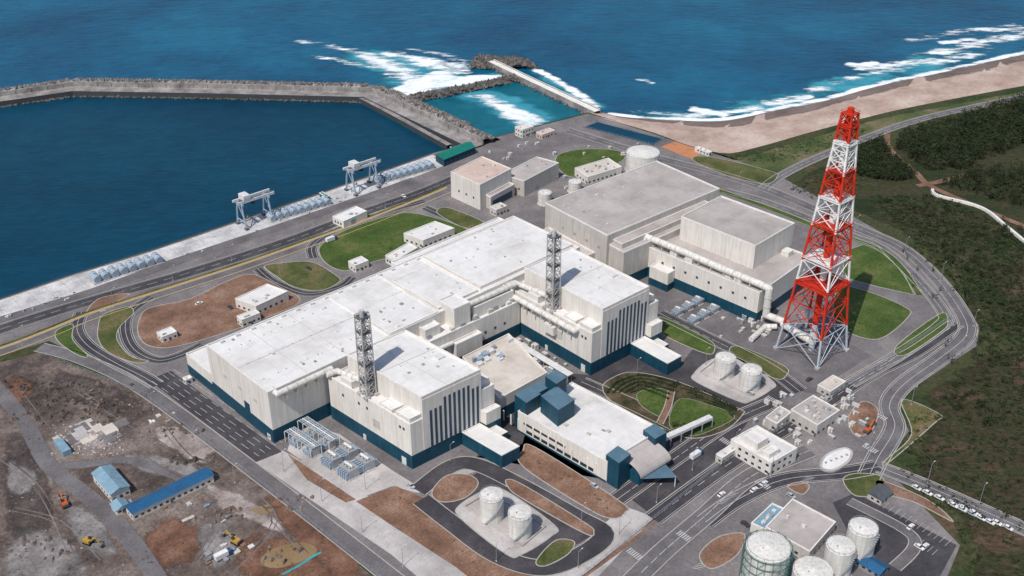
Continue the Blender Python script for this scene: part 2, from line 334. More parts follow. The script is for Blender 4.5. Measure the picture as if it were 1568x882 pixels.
def resamp(p,n):
    L=[0]
    for a,c in zip(p,p[1:]): L.append(L[-1]+(c-a).length)
    out=[];j=0
    for i in range(n):
        s=L[-1]*i/(n-1)
        while j<len(L)-2 and L[j+1]<s: j+=1
        out.append(p[j].lerp(p[j+1],(s-L[j])/max(1e-6,L[j+1]-L[j])))
    return out
A=resamp(A,70);Wl=resamp(Wl,70);V=[];F=[]
for i in range(70):
    a=A[i]; w=Wl[i]; d=(w-a); jit=R(-2,2)
    for t,z in((-.06,.02),(.0,.02),(.3,-.3),(.65,-1.9),(1,-4.0),(1.25,-6)):
        q=a+d*t; V.append((q.x,q.y+ (jit if t>.2 else 0),z))
F=[(i*6+j,i*6+j+1,i*6+j+7,i*6+j+6) for i in range(69) for j in range(5)]
b.add('sand','sand',V,F); b.done()
b=B('wet_sand'); V=[];W=[]
for i in range(70):
    a=A[i];w=Wl[i];d=w-a
    for t,z,k in((.62,-1.72,0),(.8,-2.72,.7),(.95,-3.6,1),(1.02,-3.98,1)):
        q=a+d*t; V.append((q.x,q.y,z+.06)); W.append(k)
b.add('sand','wetsand',V,[(i*4+j,i*4+j+1,i*4+j+5,i*4+j+4) for i in range(69) for j in range(3)],W); b.done()
flat('harbour_water',[(-260,545),(-200,526),(0,458),(230,384),(470,303),(665,234),(690,222),(552,147),(300,140),(125,137),(0,155),(-300,190)],'harb',SEA+.02)
flat('discharge_pond',[(640,152),(700,140),(790,118),(845,145),(905,172),(815,198),(745,212),(700,188)],'pond',SEA+.03)
b=B('aerated_sea_water')
foam(b,[(500,72),(600,98),(660,120),(740,120)],(60,130),SEA+.05,'aqua',.95)
foam(b,[(640,150),(700,132),(790,112)],(40,40),SEA+.06,'aqua',1)
foam(b,[(700,140),(770,160),(830,195)],(60,70),SEA+.07,'aqua',1)
foam(b,[(915,178),(1010,176),(1100,176),(1200,155),(1330,118),(1450,92),(1600,60)],60,SEA+.055,'aqua',.7)
foam(b,[(800,100),(870,140),(930,172)],(20,34),SEA+.075,'aqua',.8)
b.done()
b=B('sea_foam')
foam(b,[(625,150),(645,128),(715,124),(786,117)],(60,26),SEA+.11,wmax=1.2)
foam(b,[(628,140),(660,122),(700,112)],(40,50),SEA+.20,wmax=.9)
foam(b,[(540,82),(590,98),(640,128)],(20,70),SEA+.12,wmax=.68)
foam(b,[(570,76),(650,94),(725,116)],(24,60),SEA+.13,wmax=.66)
foam(b,[(600,72),(680,84),(735,104)],(14,34),SEA+.21,wmax=.5)
foam(b,[(430,58),(520,74),(600,94)],(14,34),SEA+.14,wmax=.5)
foam(b,[(460,82),(540,96),(610,116)],(14,34),SEA+.15,wmax=.45)
foam(b,[(725,142),(765,162),(800,180),(838,194)],(24,46),SEA+.11,wmax=.85)
foam(b,[(760,170),(800,182),(825,195)],(14,26),SEA+.14,wmax=.8)
foam(b,[(700,146),(740,150),(790,168)],(12,24),SEA+.16,wmax=.5)
foam(b,[(800,96),(850,122),(890,147),(925,170)],(14,18),SEA+.12,wmax=.8)
foam(b,[(930,175),(1000,181),(1070,184),(1120,182),(1200,164),(1260,153),(1350,128),(1450,107),(1568,81),(1700,55)],13,SEA+.15,wmax=.78,taper=False)
foam(b,[(940,168),(1010,175),(1090,176),(1180,160),(1250,146)],20,SEA+.12,wmax=.56)
foam(b,[(1050,166),(1085,172),(1120,178)],20,SEA+.18,wmax=.9)
foam(b,[(1160,160),(1210,156),(1250,143)],16,SEA+.17,wmax=.75)
foam(b,[(1130,170),(1230,144),(1340,112),(1440,98)],26,SEA+.22,wmax=.46)
foam(b,[(1280,98),(1330,104),(1380,98),(1450,92),(1540,72)],30,SEA+.13,wmax=.66)
foam(b,[(1290,97),(1320,101),(1350,95)],22,SEA+.19,wmax=.9)
foam(b,[(1385,82),(1440,80),(1500,66),(1568,52),(1640,40)],32,SEA+.16,wmax=.6)
foam(b,[(1430,68),(1470,62),(1500,58)],18,SEA+.19,wmax=.8)
foam(b,[(1360,66),(1440,52),(1520,44),(1600,32)],30,SEA+.14,wmax=.48)
foam(b,[(1480,46),(1540,44),(1600,40)],20,SEA+.20,wmax=.62)
foam(b,[(970,120),(1005,128)],14,SEA+.14,wmax=.6)
b.done()
# breakwater
def sweep(b,p,prof):
    n=len(p); 
    for (o0,z0,mt),(o1,z1,_) in zip(prof,prof[1:]):
        a=offs(p,o0);c=offs(p,o1)
        b.add('body',mt,[(q.x,q.y,z0) for q in a]+[(q.x,q.y,z1) for q in c],[(i,i+1,n+i+1,n+i) for i in range(n-1)])
b=B('breakwater')
bp=PX([(-120,172),(0,154),(110,138),(300,141),(556,147),(640,187),(722,226)],2)
bp2=[bp[0]]
for a,c in zip(bp,bp[1:]):
    k=max(2,int((c-a).length/6)); bp2+=[a.lerp(c,(i+1)/k) for i in range(k)]
sweep(b,bp2,[(0,-8,'bwd'),(0,1.2,'bwc'),(12,1.3,'bwc'),(12,5.4,'bwc'),(15,5.5,'rock'),(26,3,'rock'),(40,-7,'rock')])
for i in range(8500):
    t=R(0,len(bp2)-1.01);k=int(t);q=bp2[k].lerp(bp2[k+1],t-k); o=R(14.2,37) ; z=5.5-(o-15)*.28 if o<26 else 2.5-(o-26)*.6
    if k>len(bp2)-9 and o>22: continue
    q=q+nrm(bp2,k)*o; b.rock('tetrapods',random.choice(('rock','rock','rockd','bwc')),(q.x,q.y,z),R(1.0,2.1))
for i in range(0,len(bp2)-1,2):
    q=bp2[i]; nn=nrm(bp2,i); d=Vector((nn.y,-nn.x,0)); b.obox('buttress','bwc',q+nn*11.5-UP*.6,d*.35,nn*.5,UP*3.5)
for i in range(700):
    t=R(0,len(bp2)-1.01);k=int(t);q=bp2[k].lerp(bp2[k+1],t-k)+nrm(bp2,k)*R(-1.5,.5); b.rock('rubble','rockd',(q.x,q.y,-3.6),R(.8,1.6))
b.done()
b=B('harbour_jetty'); j=PX([(548,147),(600,174),(688,222)],0); strip(b,'deck','bwc',offs(j,2.2),offs(j,-2.2),.2)
for o in(2.2,-2.2):
    a=offs(j,o); b.add('side','bwd',[(q.x,q.y,.2) for q in a]+[(q.x,q.y,-8) for q in a],[(i,i+1,3+i+1,3+i) for i in range(2)])
b.done()
def mound(name,pts,w,n,mat='rockd',h=3,s=(1,2.2)):
    b=B(name);p=cr(PX(pts,-2),6);sweep(b,p,[(-w/2,-7,mat),(-w/5,h-2.5,mat),(w/5,h-2.5,mat),(w/2,-7,mat)])
    for i in range(n):
        t=R(0,len(p)-1.01);k=int(t);o=R(-w/2,w/2);q=p[k].lerp(p[k+1],t-k)+nrm(p,k)*o
        b.rock('rocks',mat,(q.x,q.y,h-2-abs(o)/w*2*4),R(*s))
    b.done()
mound('rubble_mound',[(628,151),(700,138),(796,118)],13,420)
mound('rubble_mound_head',[(728,93),(752,95),(785,97),(792,103)],34,620,s=(1.5,3))
b=B('discharge_jetty'); j=PX([(752,93),(800,116),(860,144),(915,170)],1.5); strip(b,'deck','trim',offs(j,3.2),offs(j,-3.2),1.5)
strip(b,'wall','trim',offs(j,3.2),offs(j,2.2),2.6)
for o in(3.2,-3.2):
    a=offs(j,o); b.add('side','bwc',[(q.x,q.y,2.6 if o>0 else 1.5) for q in a]+[(q.x,q.y,-8) for q in a],[(i,i+1,4+i+1,4+i) for i in range(3)])
for i in range(160):
    t=R(0,2.99);k=int(t);q=j[k].lerp(j[k+1],t-k)+nrm(j,k)*random.choice((R(-6,-3.5),R(3.5,6))); b.rock('rocks','rockd',(q.x,q.y,-3.5),R(1,1.8))
b.done()
# ================================================================ site surfaces
soft('dune_grassland',[(1040,226),(1110,240),(1160,232),(1250,206),(1330,184),(1400,169),(1568,138),(1700,116),(1700,150),(1568,160),(1400,190),(1300,225),(1230,262),(1180,262),(1080,235)],'grassdry',.03,inner=.86,concave=True)
flat('yard_pavement',[(-200,526),(0,458),(110,421),(230,384),(470,303),(600,257),(665,234),(740,215),(900,174),(960,192),(1060,225),(1180,262),(1330,345),(1400,385),(1450,430),(1500,500),(1495,530),(1390,600),(1375,625),(1392,660),(1352,712),(1470,835),(1420,960),(700,990),(240,600),(75,522),(0,545),(-200,590)],'yard',.05)
flat('construction_ground',[(-260,640),(-60,570),(60,540),(235,605),(700,990),(400,1050),(-300,1000)],'site',.04)
zz=.055
for nm,pts,mt in [('earth_patch',[(205,820),(250,790),(310,790),(330,830),(290,875),(220,870)],'redsoil'),
  ('earth_patch',[(290,730),(350,745),(430,790),(460,830),(380,800),(310,770)],'palesoil'),
  ('earth_patch',[(95,655),(160,640),(190,665),(180,690),(120,695)],'palesoil'),
  ('earth_patch',[(80,560),(150,575),(240,620),(210,650),(110,625),(60,590)],'darksoil'),
  ('earth_patch',[(0,650),(50,670),(80,730),(100,800),(60,850),(0,840)],'darksoil'),
  ('earth_patch',[(0,820),(80,800),(140,850),(130,900),(0,900)],'greysoil'),
  ('earth_patch',[(150,690),(230,690),(330,720),(300,745),(200,720)],'greysoil'),
  ('earth_patch',[(0,590),(40,570),(60,600),(20,625)],'redsoil'),
  ('earth_patch',[(220,640),(300,655),(350,700),(300,715),(240,680)],'palesoil'),
  ('earth_patch',[(330,850),(400,800),(520,860),(600,930),(400,930)],'redsoil'),
  ('earth_patch',[(380,740),(440,750),(560,860),(600,920),(520,900),(430,810)],'redsoil'),
  ('earth_patch',[(10,700),(60,720),(50,760),(10,760)],'greysoil'),
  ('earth_patch',[(100,760),(160,790),(190,860),(130,850),(90,800)],'greysoil'),
  ('earth_patch',[(300,800),(350,790),(380,850),(330,880),(295,850)],'greysoil')]:
    zz+=.003; soft(nm,pts,mt,zz,inner=.35)
soft('muddy_puddle',[(395,858),(420,838),(465,828),(490,842),(470,858),(420,872)],'puddle',.115,inner=.85)
soft('muddy_puddle',[(385,780),(410,772),(420,782),(400,790)],'puddle',.115,inner=.8)
road('construction_road',[(-40,560),(0,600),(40,650),(75,712),(140,765),(195,820),(250,900)],8,'asphaltl',lines=(),edge=False,kerb=False)
road('construction_road',[(90,712),(130,712),(200,705),(290,738)],5,'asphaltl',lines=(),edge=False,kerb=False)
b=B('turquoise_ground_sheet'); p=cr(PX([(432,880),(455,868),(480,852),(492,846)]),5); strip(b,'sheet','turq',offs(p,.6),offs(p,-.6),.16); b.done()
b=B('tyre_tracks')
for pts in ([(240,640),(290,700),(380,760),(470,850)],[(100,690),(60,640),(30,600)],[(300,860),(330,800),(300,740)],[(150,860),(90,800),(20,780)],[(350,880),(420,800),(380,750)],[(205,690),(250,720),(330,760)],[(0,700),(60,750),(110,850)],[(120,600),(200,650),(260,690)]):
    p=cr(PX(pts),8)
    for o in(-1.1,1.1): 
        a=offs(p,o+.25);c=offs(p,o-.25); zz+=.0015; strip(b,'track','site' if o>0 else 'yard',a,c,zz+.02)
b.done()
soft('scrubland',[(1400,600),(1500,540),(1700,480),(1800,700),(1800,980),(1500,960),(1480,840),(1380,720),(1400,660)],'scrubb',.03,inner=.6)
soft('scrubland',[(1200,290),(1260,250),(1400,215),(1700,180),(1750,480),(1520,520),(1470,430),(1400,370),(1320,330)],'scrub',.025,inner=.85)
soft('earth_patch',[(1320,330),(1400,305),(1480,345),(1460,372),(1400,350)],'scrubb',.045,inner=.2)
soft('earth_patch',[(1500,390),(1600,420),(1600,500),(1530,480)],'scrubb',.045,inner=.2)
# quay
flat('quay_apron',[(-200,528),(0,460),(110,423),(230,386),(470,305),(600,259),(662,237),(690,250),(560,300),(420,345),(260,398),(140,442),(0,485),(-200,545)],'quayc',.09)
flat('quay_access_strip',[(-200,560),(0,495),(140,452),(260,410),(420,356),(560,308),(640,280),(630,272),(560,297),(420,345),(260,398),(140,442),(0,485),(-200,545)],'asphaltl',.095)
road('coast_road',[(-200,580),(0,505),(150,458),(300,415),(440,370),(560,325),(640,297),(700,272)],11,lines=((0,6,6),))
p=road('coast_service_road',[(-200,605),(0,540),(75,512),(150,482),(280,440),(390,404),(540,350),(650,307),(690,290)],6,'asphaltl',lines=(),edge=False)
dashes(p,4.4,'yline',2.0,gap=0,z=.31); dashes(p,-4.0,'yline',.6,gap=0,z=.31)
b=B('grass_verge'); strip(b,'surface','grass2',offs(p,7.4),offs(p,5.6),.305); b.done()
road('loop_road',[(125,478),(118,505),(135,530),(175,555),(215,575),(240,590)],8)
road('loop_road',[(232,455),(200,478),(192,505),(205,535),(240,552),(275,545),(310,528)],7)
road('loop_road',[(395,412),(420,432),(470,450),(520,440),(540,425)],7)
road('loop_road',[(650,318),(690,335),(740,350),(780,345)],8)
road('loop_road',[(480,395),(480,375),(520,350),(600,322),(650,308)],7)
island('grass_verge',[(150,500),(158,482),(195,470),(205,480),(185,500),(180,520),(200,545),(228,553),(205,556),(165,540),(150,520)],'grass2')
island('grass_verge',[(85,508),(112,497),(112,520),(135,545),(120,545),(90,525)],'grass')
island('dirt_island',[(212,492),(228,472),(290,458),(345,432),(385,420),(430,440),(460,462),(400,490),(340,512),(265,532),(228,530),(212,515)],'brown')
island('grass_island',[(405,408),(440,402),(480,402),(515,422),(520,432),(490,446),(450,440),(425,425)],'grass2')
island('grass_lawn',[(490,392),(492,375),(530,352),(590,332),(625,326),(660,332),(700,345),(715,355),(670,370),(620,388),(560,405),(530,415),(505,408)],'grass')
island('grass_lawn',[(668,325),(685,318),(735,337),(742,348),(715,350),(690,340)],'grass2')
island('grass_verge',[(150,458),(200,450),(160,472),(130,485)],'brown')
island('round_lawn',[(850,245),(862,234),(900,228),(950,232),(955,245),(920,262),(880,272),(858,262)],'grass')
island('grass_verge',[(1060,245),(1085,240),(1180,262),(1190,272),(1170,282),(1110,268)],'grass2')
road('perimeter_road',[(60,532),(130,552),(225,600),(420,745),(600,885),(700,965)],8,'asphaltl',lines=(),edge=False)
flat('turbine_hall_road',[(228,582),(262,568),(415,680),(432,692),(392,708)],'asphalt',.13)
pa=PX([(247,576),(412,690)]); 
for o in(-6,-2.5,1,4.5,8): dashes(pa,o,dash=6,gap=4,z=.2,w=.2)
flat('concrete_path',[(388,706),(432,690),(470,710),(560,757),(600,790),(700,860),(830,960),(740,970),(600,850)],'conc',.12)
flat('equipment_pad',[(440,690),(455,645),(520,665),(600,720),(640,745),(720,705),(735,720),(640,755),(600,745),(545,765)],'conc',.126)
flat('dirt_strip',[(545,768),(605,744),(660,768),(740,820),(800,862),(900,925),(800,950),(700,870),(600,805)],'brown',.14)
flat('dirt_strip',[(470,735),(440,695),(545,765),(530,770)],'brown',.145)
road('tank_loop_road',[(640,752),(690,715),(730,712),(800,745),(880,790),(925,818),(890,850),(830,870),(760,850),(690,800),(645,765)],9,lines=(),edge=False)
flat('tank_yard_asphalt',[(660,760),(740,720),(880,790),(915,815),(830,865),(760,840)],'asphalt',.2)
island('dirt_island',[(662,750),(685,728),(720,728),(733,742),(715,762),(685,770),(665,765)],'brown',zb=.21)
island('dirt_island',[(775,735),(800,742),(895,800),(910,815),(895,818),(800,765),(778,748)],'brown',zb=.21)
island('dirt_strip_bed',[(800,690),(820,685),(950,768),(958,785),(940,795),(900,780),(800,715)],'brown')
island('tank_yard',[(702,775),(745,750),(775,752),(850,805),(845,822),(800,850),(775,850),(705,795)],'conc',zb=.22)
island('grass_verge',[(820,860),(850,828),(880,830),(870,850),(835,868)],'grass2',zb=.22)
flat('concrete_road',[(835,885),(955,775),(1002,792),(900,900),(850,950)],'conc',.121)
flat('court_asphalt',[(755,640),(790,620),(930,735),(960,760),(1000,790),(1060,740),(1120,680),(1150,640),(1230,590),(1190,555),(1090,500),(1040,560),(985,520),(905,575),(860,570),(820,600),(800,680),(730,700)],'asphalt',.11)
flat('unit_court',[(985,420),(1100,470),(1170,500),(1300,610),(1230,600),(1120,540),(1010,480)],'asphaltl',.115)
for w in ([(945,765),(1030,705),(1110,650),(1180,618)],[(1000,795),(1110,715),(1230,640),(1330,575),(1400,540),(1465,495)],[(1010,480),(1090,520),(1170,560),(1225,600)],[(890,585),(980,625),(1060,665)]):
    road('site_road',w,9,'asphalt')
island('garden',[(922,595),(935,580),(970,570),(1040,585),(1130,625),(1138,635),(1110,660),(1060,672),(1010,655),(940,618)],'hedge')
island('grass_lawn',[(975,605),(1000,595),(1030,605),(1020,640),(985,625)],'grass',zb=.28,k=.2)
island('grass_lawn',[(1040,612),(1090,622),(1125,638),(1100,655),(1060,668),(1025,652)],'grass',zb=.285,k=.2)
road('garden_path',[(1028,600),(1022,625),(1010,650)],3,'brown',lines=(),edge=False,z=.5)
island('grass_verge',[(1005,490),(1020,488),(1085,520),(1095,535),(1080,542),(1010,510)],'grass')
island('grass_verge',[(1130,530),(1200,560),(1205,575),(1185,580),(1120,545)],'grass2')
island('tank_yard',[(1062,572),(1090,550),(1130,548),(1185,585),(1180,598),(1150,615),(1130,615),(1065,585)],'conc')
flat('tower_yard',[(1170,520),(1215,490),(1290,520),(1335,545),(1260,590),(1190,560)],'asphaltl',.1185)
island('grass_lawn',[(1292,385),(1320,375),(1345,378),(1385,420),(1400,452),(1345,440),(1290,425)],'grass',False)
island('grass_lawn',[(1285,440),(1330,447),(1385,470),(1392,485),(1345,520),(1290,505),(1275,480)],'grass',True)
road('grass_strip',[(1305,366),(1350,384),(1380,410),(1408,452)],4,'grass',lines=(),edge=False,z=.25)
island('grass_verge',[(1372,530),(1440,480),(1452,495),(1440,510),(1385,545)],'grass')
island('grass_verge',[(1380,612),(1440,635),(1430,650),(1360,710),(1355,705),(1395,665)],'grass2')
road('grass_strip',[(1095,290),(1180,320),(1285,362)],5,'grass',lines=(),edge=False,z=.25)
road('ring_road',[(870,200),(1000,240),(1085,262),(1180,292),(1310,348),(1378,378),(1428,420),(1470,475),(1480,512),(1440,548),(1385,588),(1362,620),(1370,655),(1345,700),(1330,730)],10,'asphaltl',lines=((0,6,6),))
road('ring_inner_road',[(1110,292),(1180,312),(1295,358),(1350,380),(1405,430),(1445,480),(1440,500),(1370,548),(1300,588)],8,'asphaltl',lines=((0,6,6),))
road('coast_branch_road',[(1168,290),(1195,270),(1245,245),(1330,210),(1420,180),(1568,148),(1700,120)],8,'asphaltl')
road('gravel_track',[(1358,205),(1362,228),(1400,262),(1425,285),(1500,318),(1600,360)],5,'brown',lines=(),edge=False,kerb=False)
road('gravel_track',[(1405,285),(1440,278),(1490,265)],5,'brown',lines=(),edge=False,kerb=False)
road('south_road',[(1345,715),(1420,745),(1500,780),(1600,825)],9,'asphaltl')
road('site_road',[(1080,800),(1130,765),(1200,735),(1290,725),(1345,715)],9,'asphalt')
road('site_road',[(930,930),(1010,850),(1080,790),(1150,730),(1240,690)],9,'asphaltl')
island('grass_verge',[(1345,735),(1420,765),(1460,800),(1400,770),(1350,755)],'brown')
flat('car_park',[(1275,770),(1310,755),(1465,835),(1430,900),(1360,930)],'asphalt',.12)
for i in range(12):
    a=G(1362+i*8.6,770+i*5.2); dashes([a,a-E1*5.5],0,gap=0,z=.2,w=.15)
for i in range(9):
    a=G(1380+i*7,802+i*5); dashes([a,a-E1*5],0,gap=0,z=.2,w=.15)
road('car_park_loop',[(1300,768),(1385,812),(1400,838),(1370,870)],5,'asphaltl',lines=(),edge=False)
island('dirt_island',[(1070,850),(1100,822),(1140,818),(1130,850),(1090,872)],'brown')
island('dirt_island',[(1290,735),(1310,725),(1350,730),(1350,755),(1310,760)],'grass2')
island('dirt_island',[(1298,640),(1320,615),(1345,628),(1335,660),(1310,668)],'brown')
island('dirt_island',[(1205,745),(1225,738),(1240,745),(1228,758)],'brown')
flat('dirt_strip',[(900,882),(960,838),(1100,722),(1090,718),(1000,800),(880,890)],'brown',.131)
for u,v in ((1110,680),(1045,825),(1165,745),(968,852),(1330,690),(150,475),(1345,640),(1180,615)):
    o=G(u,v)
    for k in range(7):
        a=o+E2*(k*1.1-3.5); dashes([a,a+E1*3.4],0,gap=0,z=.236,w=.5)
for (u,v) in ((1215,745),(1060,870),(1095,770)):
    o=G(u,v)
    for k in range(9):
        a=o+E1*(k*1.3); dashes([a,a+E1*2+E2*3],0,gap=0,z=.237,w=.25)
b=B('oval_tank_cover'); q=[(1255,718),(1262,700),(1290,688),(1305,694),(1300,710),(1275,724)]; p=cr(PX(q),6,True); b.prism('slab','conc',p,.1,1.2); b.sheet('cover','roof',inset(p,1.2),1.25)
for i in range(5): c=G(1264+i*8,712-i*3); b.tube('hatch','steel',c+UP*1.2,c+UP*1.7,.6,8)
b.done()
b=B('garden_hedge')
for k in range(5):
    p=cr(PX([(930+k*9,602+k*0),(948+k*8,585+k*3),(985,576+k*5),(1040-k*4,588+k*6)]),8)
    for q,w in zip(p,p[1:]):
        for t in range(3):
            c=q.lerp(w,t/3); b.rock('shrub','leaf',(c.x,c.y,.7),R(.5,1.0))
    p=cr(PX([(1030+k*12,588+k*7),(1085+k*6,603+k*6),(1130-k*2,628+k*3)]),8)
    for q,w in zip(p,p[1:]):
        for t in range(2):
            c=q.lerp(w,t/2); b.rock('shrub','leaf',(c.x,c.y,.7),R(.5,.9))
b.done()
# ================================================================ main buildings
tb,tw,td=quadfr((316,530),(798,334),(888,380),(410,603),30)
b=B('turbine_building')
tb.blk(b,0,tw,0,td,30,band=8)
tb.seams(b,0,tw*.3,0,td,8.2,29.8,9)
for f_ in(.34,.5,.64):
    tb.box(b,'roof_joint','trim',tw*f_,tw*f_+.6,.6,td-.6,30,30.7)
for f_ in (.11,.22): tb.box(b,'roof_expansion_joint','wallg',tw*f_,tw*f_+.25,.6,td-.6,30,30.15)
tb.box(b,'roof_expansion_joint','wallg',.6,tw*.34,td*.5,td*.5+.25,30,30.16)
tb.blk(b,tw*.345,tw*.495,.8,td*.55,30.9,z0=29.9,par=.3)
tb.blk(b,tw*.505,tw*.635,3,td-14,31.3,z0=29.9,par=.3)
tb.blk(b,tw*.65,tw*.99,4,td-3,31.6,z0=29.9,par=.4)
tb.blk(b,0,tw*.55,td+.05,td+26,12,band=6)
tb.blk(b,tw*.6,tw,td+.05,td+14,24)
for i in range(22):
    x=tw*(.03+.94*i/22); tb.box(b,'roof_vent','steelw',x,x+2.2,td-3.2,td-1.6,30,31.2)
for i in range(30): 
    x=tw*(.02+.30*(i%10)/10)+R(0,3); y=td*(.2+.3*(i//10)); tb.box(b,'roof_anchor','wallg',x,x+.5,y,y+.5,30,30.5)
roofstuff(tb,b,tw*.36,tw*.48,3,td*.5,30.9,10,sz=(.8,2),h=(.4,1.2))
roofstuff(tb,b,5,tw*.33,3,td-5,30,12,sz=(.6,1.4),h=(.3,.9))
roofstuff(tb,b,tw*.52,tw*.62,6,td-20,31.3,6,sz=(.6,1.4),h=(.3,.9))
roofstuff(tb,b,tw*.66,tw*.97,8,td-6,31.6,12,sz=(.6,1.4),h=(.3,.9))
tb.box(b,'side_door','teal',-.15,0,20,25,8.2,13)
for k in range(3): tb.box(b,'vent_louvre','wallg',-.1,0,12+k*14,15+k*14,18,20)
b.pipe('duct','tank',[tb.p(4,2.5,29.2),tb.p(4,-2.2,29.2) ,tb.p(tw*.165,-2.2,29.2)],1.5,12,6)
for x in range(8,34,6): tb.box(b,'duct_support','wallg',x,x+.5,-3.4,0,25,28)
b.done()
def lattice(name,c,wb,wt,z0,z1,bands,ns,r,core,mem=None,ang=A1,curve=1.0,plat=(),legs=1.0,corem=None,pw=1.4):
    b=B(name); ax=Vector((math.cos(ang),math.sin(ang),0)); ay=Vector((-ax.y,ax.x,0)); H=z1-z0
    def W(t): return wb+(wt-wb)*(t**curve)
    def mt(t):
        k=bands[0][1]
        for a,q in bands:
            if t>=a-1e-6:k=q
        return k
    ts=sorted(set([i/ns for i in range(ns+1)]))
    if wb/wt>2: 
        ts=[0];h=0
        while h<H*.97:
            h+=max(W(h/H)*.62,4.2); ts.append(min(1,h/H))
        ts[-1]=1
    cs=[(1,1),(-1,1),(-1,-1),(1,-1)]
    P=lambda t,k:Vector((c.x,c.y,z0+t*H))+ax*cs[k][0]*W(t)/2+ay*cs[k][1]*W(t)/2
    for a,q in zip(ts,ts[1:]):
        M_=mt((a+q)/2)
        for k in range(4):
            k2=(k+1)%4
            b.tube('leg',M_,P(a,k),P(q,k),r*1.7*legs,6)
            b.tube('brace',M_,P(a,k),P(q,k2),r*.8,4); b.tube('brace',M_,P(a,k2),P(q,k),r*.8,4)
            b.tube('ring',M_,P(q,k),P(q,k2),r*.8,4)
            if W(a)>9:
                mid2=(P(q,k)+P(q,k2))/2
                b.tube('brace',M_,mid2,P(a,k),r*.7,4)
                b.tube('strut',M_,(P(q,k)),Vector((c.x,c.y,P(q,k).z)),r*.6,4)
        b.tube('flue',corem or M_,(c.x,c.y,z0+a*H),(c.x,c.y,z0+q*H),core,12)
    for t in plat:
        w=W(t)+pw; o=Vector((c.x,c.y,z0+t*H))-ax*w/2-ay*w/2; pm=mt(t-.01) if not corem else 'steeld'
        b.obox('platform',pm,o,ax*w,ay*w,UP*.35)
        for k in range(4):
            A_=o+(ax*w if cs[k][0]>0 else ax*0)+(ay*w if cs[k][1]>0 else ay*0); k2=(k+1)%4; B_=o+(ax*w if cs[k2][0]>0 else ax*0)+(ay*w if cs[k2][1]>0 else ay*0)
            b.tube('railing',pm,A_+UP*1.3,B_+UP*1.3,.12,4)
    b.tube('flue',corem or mt(1),(c.x,c.y,z1-.1),(c.x,c.y,z1+3),core*.95,12)
    for k in range(4): b.obox('footing','conc',P(0,k)-ax*1.2-ay*1.2,ax*2.4,ay*2.4,UP*1.3)
    return b.done()
def reactor(L,Bo,Rt,zl=26,zu=38.5,second=False):
    f,w,d=quadfr(L,None,Rt,Bo,zl); b=B('reactor_building')
    f.blk(b,0,w,0,d,zl,band=8)
    f.seams(b,0,w,0,d,8.2,zl-.2,10)
    f.blk(b,7,w-8.5,-.06,d-7,zu,z0=zl-.5)
    f.box(b,'walls','wall',7,w-8.5,-.3,-.07,8.2,zu-1)
    n=11;x0=11;x1=w-11.5
    for i in range(n):
        x=x0+(x1-x0)*i/(n-1); zt=zu-(5 if i>2 else 9)-(3 if i>8 else 0)
        f.box(b,'louvre','slot',x,x+1.35,-.42,-.31,8.4,zt)
    f.blk(b,.3,6.9,.5,10,zl+3.2,z0=zl,par=.4); f.blk(b,.5,6.9,13,22,zl+2,z0=zl,par=.4)
    f.blk(b,w-8.3,w-.3,3,14,zl+3,z0=zl,par=.4)
    f.blk(b,.5,6.9,42,50,zl+4,z0=zl,par=.4)
    f.blk(b,w-9,w+.1,-4,-.32,15,z0=0,par=.4,band=8); 
    for k,(y,z) in enumerate(((4,21),(6.5,21),(30,20),(36,20),(48,19))): f.box(b,'window','slot',-.14,0,y,y+1.3,z,z+1.5)
    f.box(b,'vent_louvre','wallg',-.14,0,22,27,12,17)
    f.box(b,'door','steelw',-.35,0,4,7,0,4.5)
    f.box(b,'door','steelw',-.35,0,33,35,0,3.2)
    f.blk(b,w-21,w-10,-27,-.4,7.5,wall='teal',par=.5)
    f.blk(b,w-9.5,w-3,-12,-4.2,5,wall='teal',par=.3)
    b.pipe('duct','tank',[f.p(-2,d-2,zl+2.6),f.p(4,d-2.5,zl+2.6),f.p(4,40,zl+5.5),f.p(4,37,zl+5.5)],1.5,12,5)
    if second:
        b.pipe('side_duct','tank',[f.p(-2.3,d-3,24.5),f.p(-2.3,11,24.5),f.p(.5,11,24.5)],1.7,12,6)
        for y in range(14,int(d)-5,7): f.box(b,'duct_support','wallg',-4,-.02,y,y+.5,21,23)
        f.box(b,'wall_box','wall',-3,-.05,26,34,14,19)
    f.box(b,'roof_hatch','steelw',w-16,w-12,20,24,zu,zu+1)
    f.box(b,'roof_ridge','wallg',7.5,w-9,d*.5,d*.5+.25,zu,zu+.15)
    f.box(b,'roof_ridge','wallg',w*.45,w*.45+.25,.5,d-7.5,zu,zu+.14)
    roofstuff(f,b,10,w-12,6,d-12,zu,8,sz=(.6,1.4),h=(.3,.9))
    b.done()
    lattice('ventilation_stack',f.p(3.4,33.5,zl),5.6,5.0,zl,71,[(0,'stackp')],10,.22,1.25,corem='stackp',plat=(.2,.4,.6,.8,.98),pw=.5)
    return f,w,d
f1,w1,d1=reactor((502,576),(628,652),(757,590))
f2,w2,d2=reactor((776,440),(907,513),(1008,462),second=True)
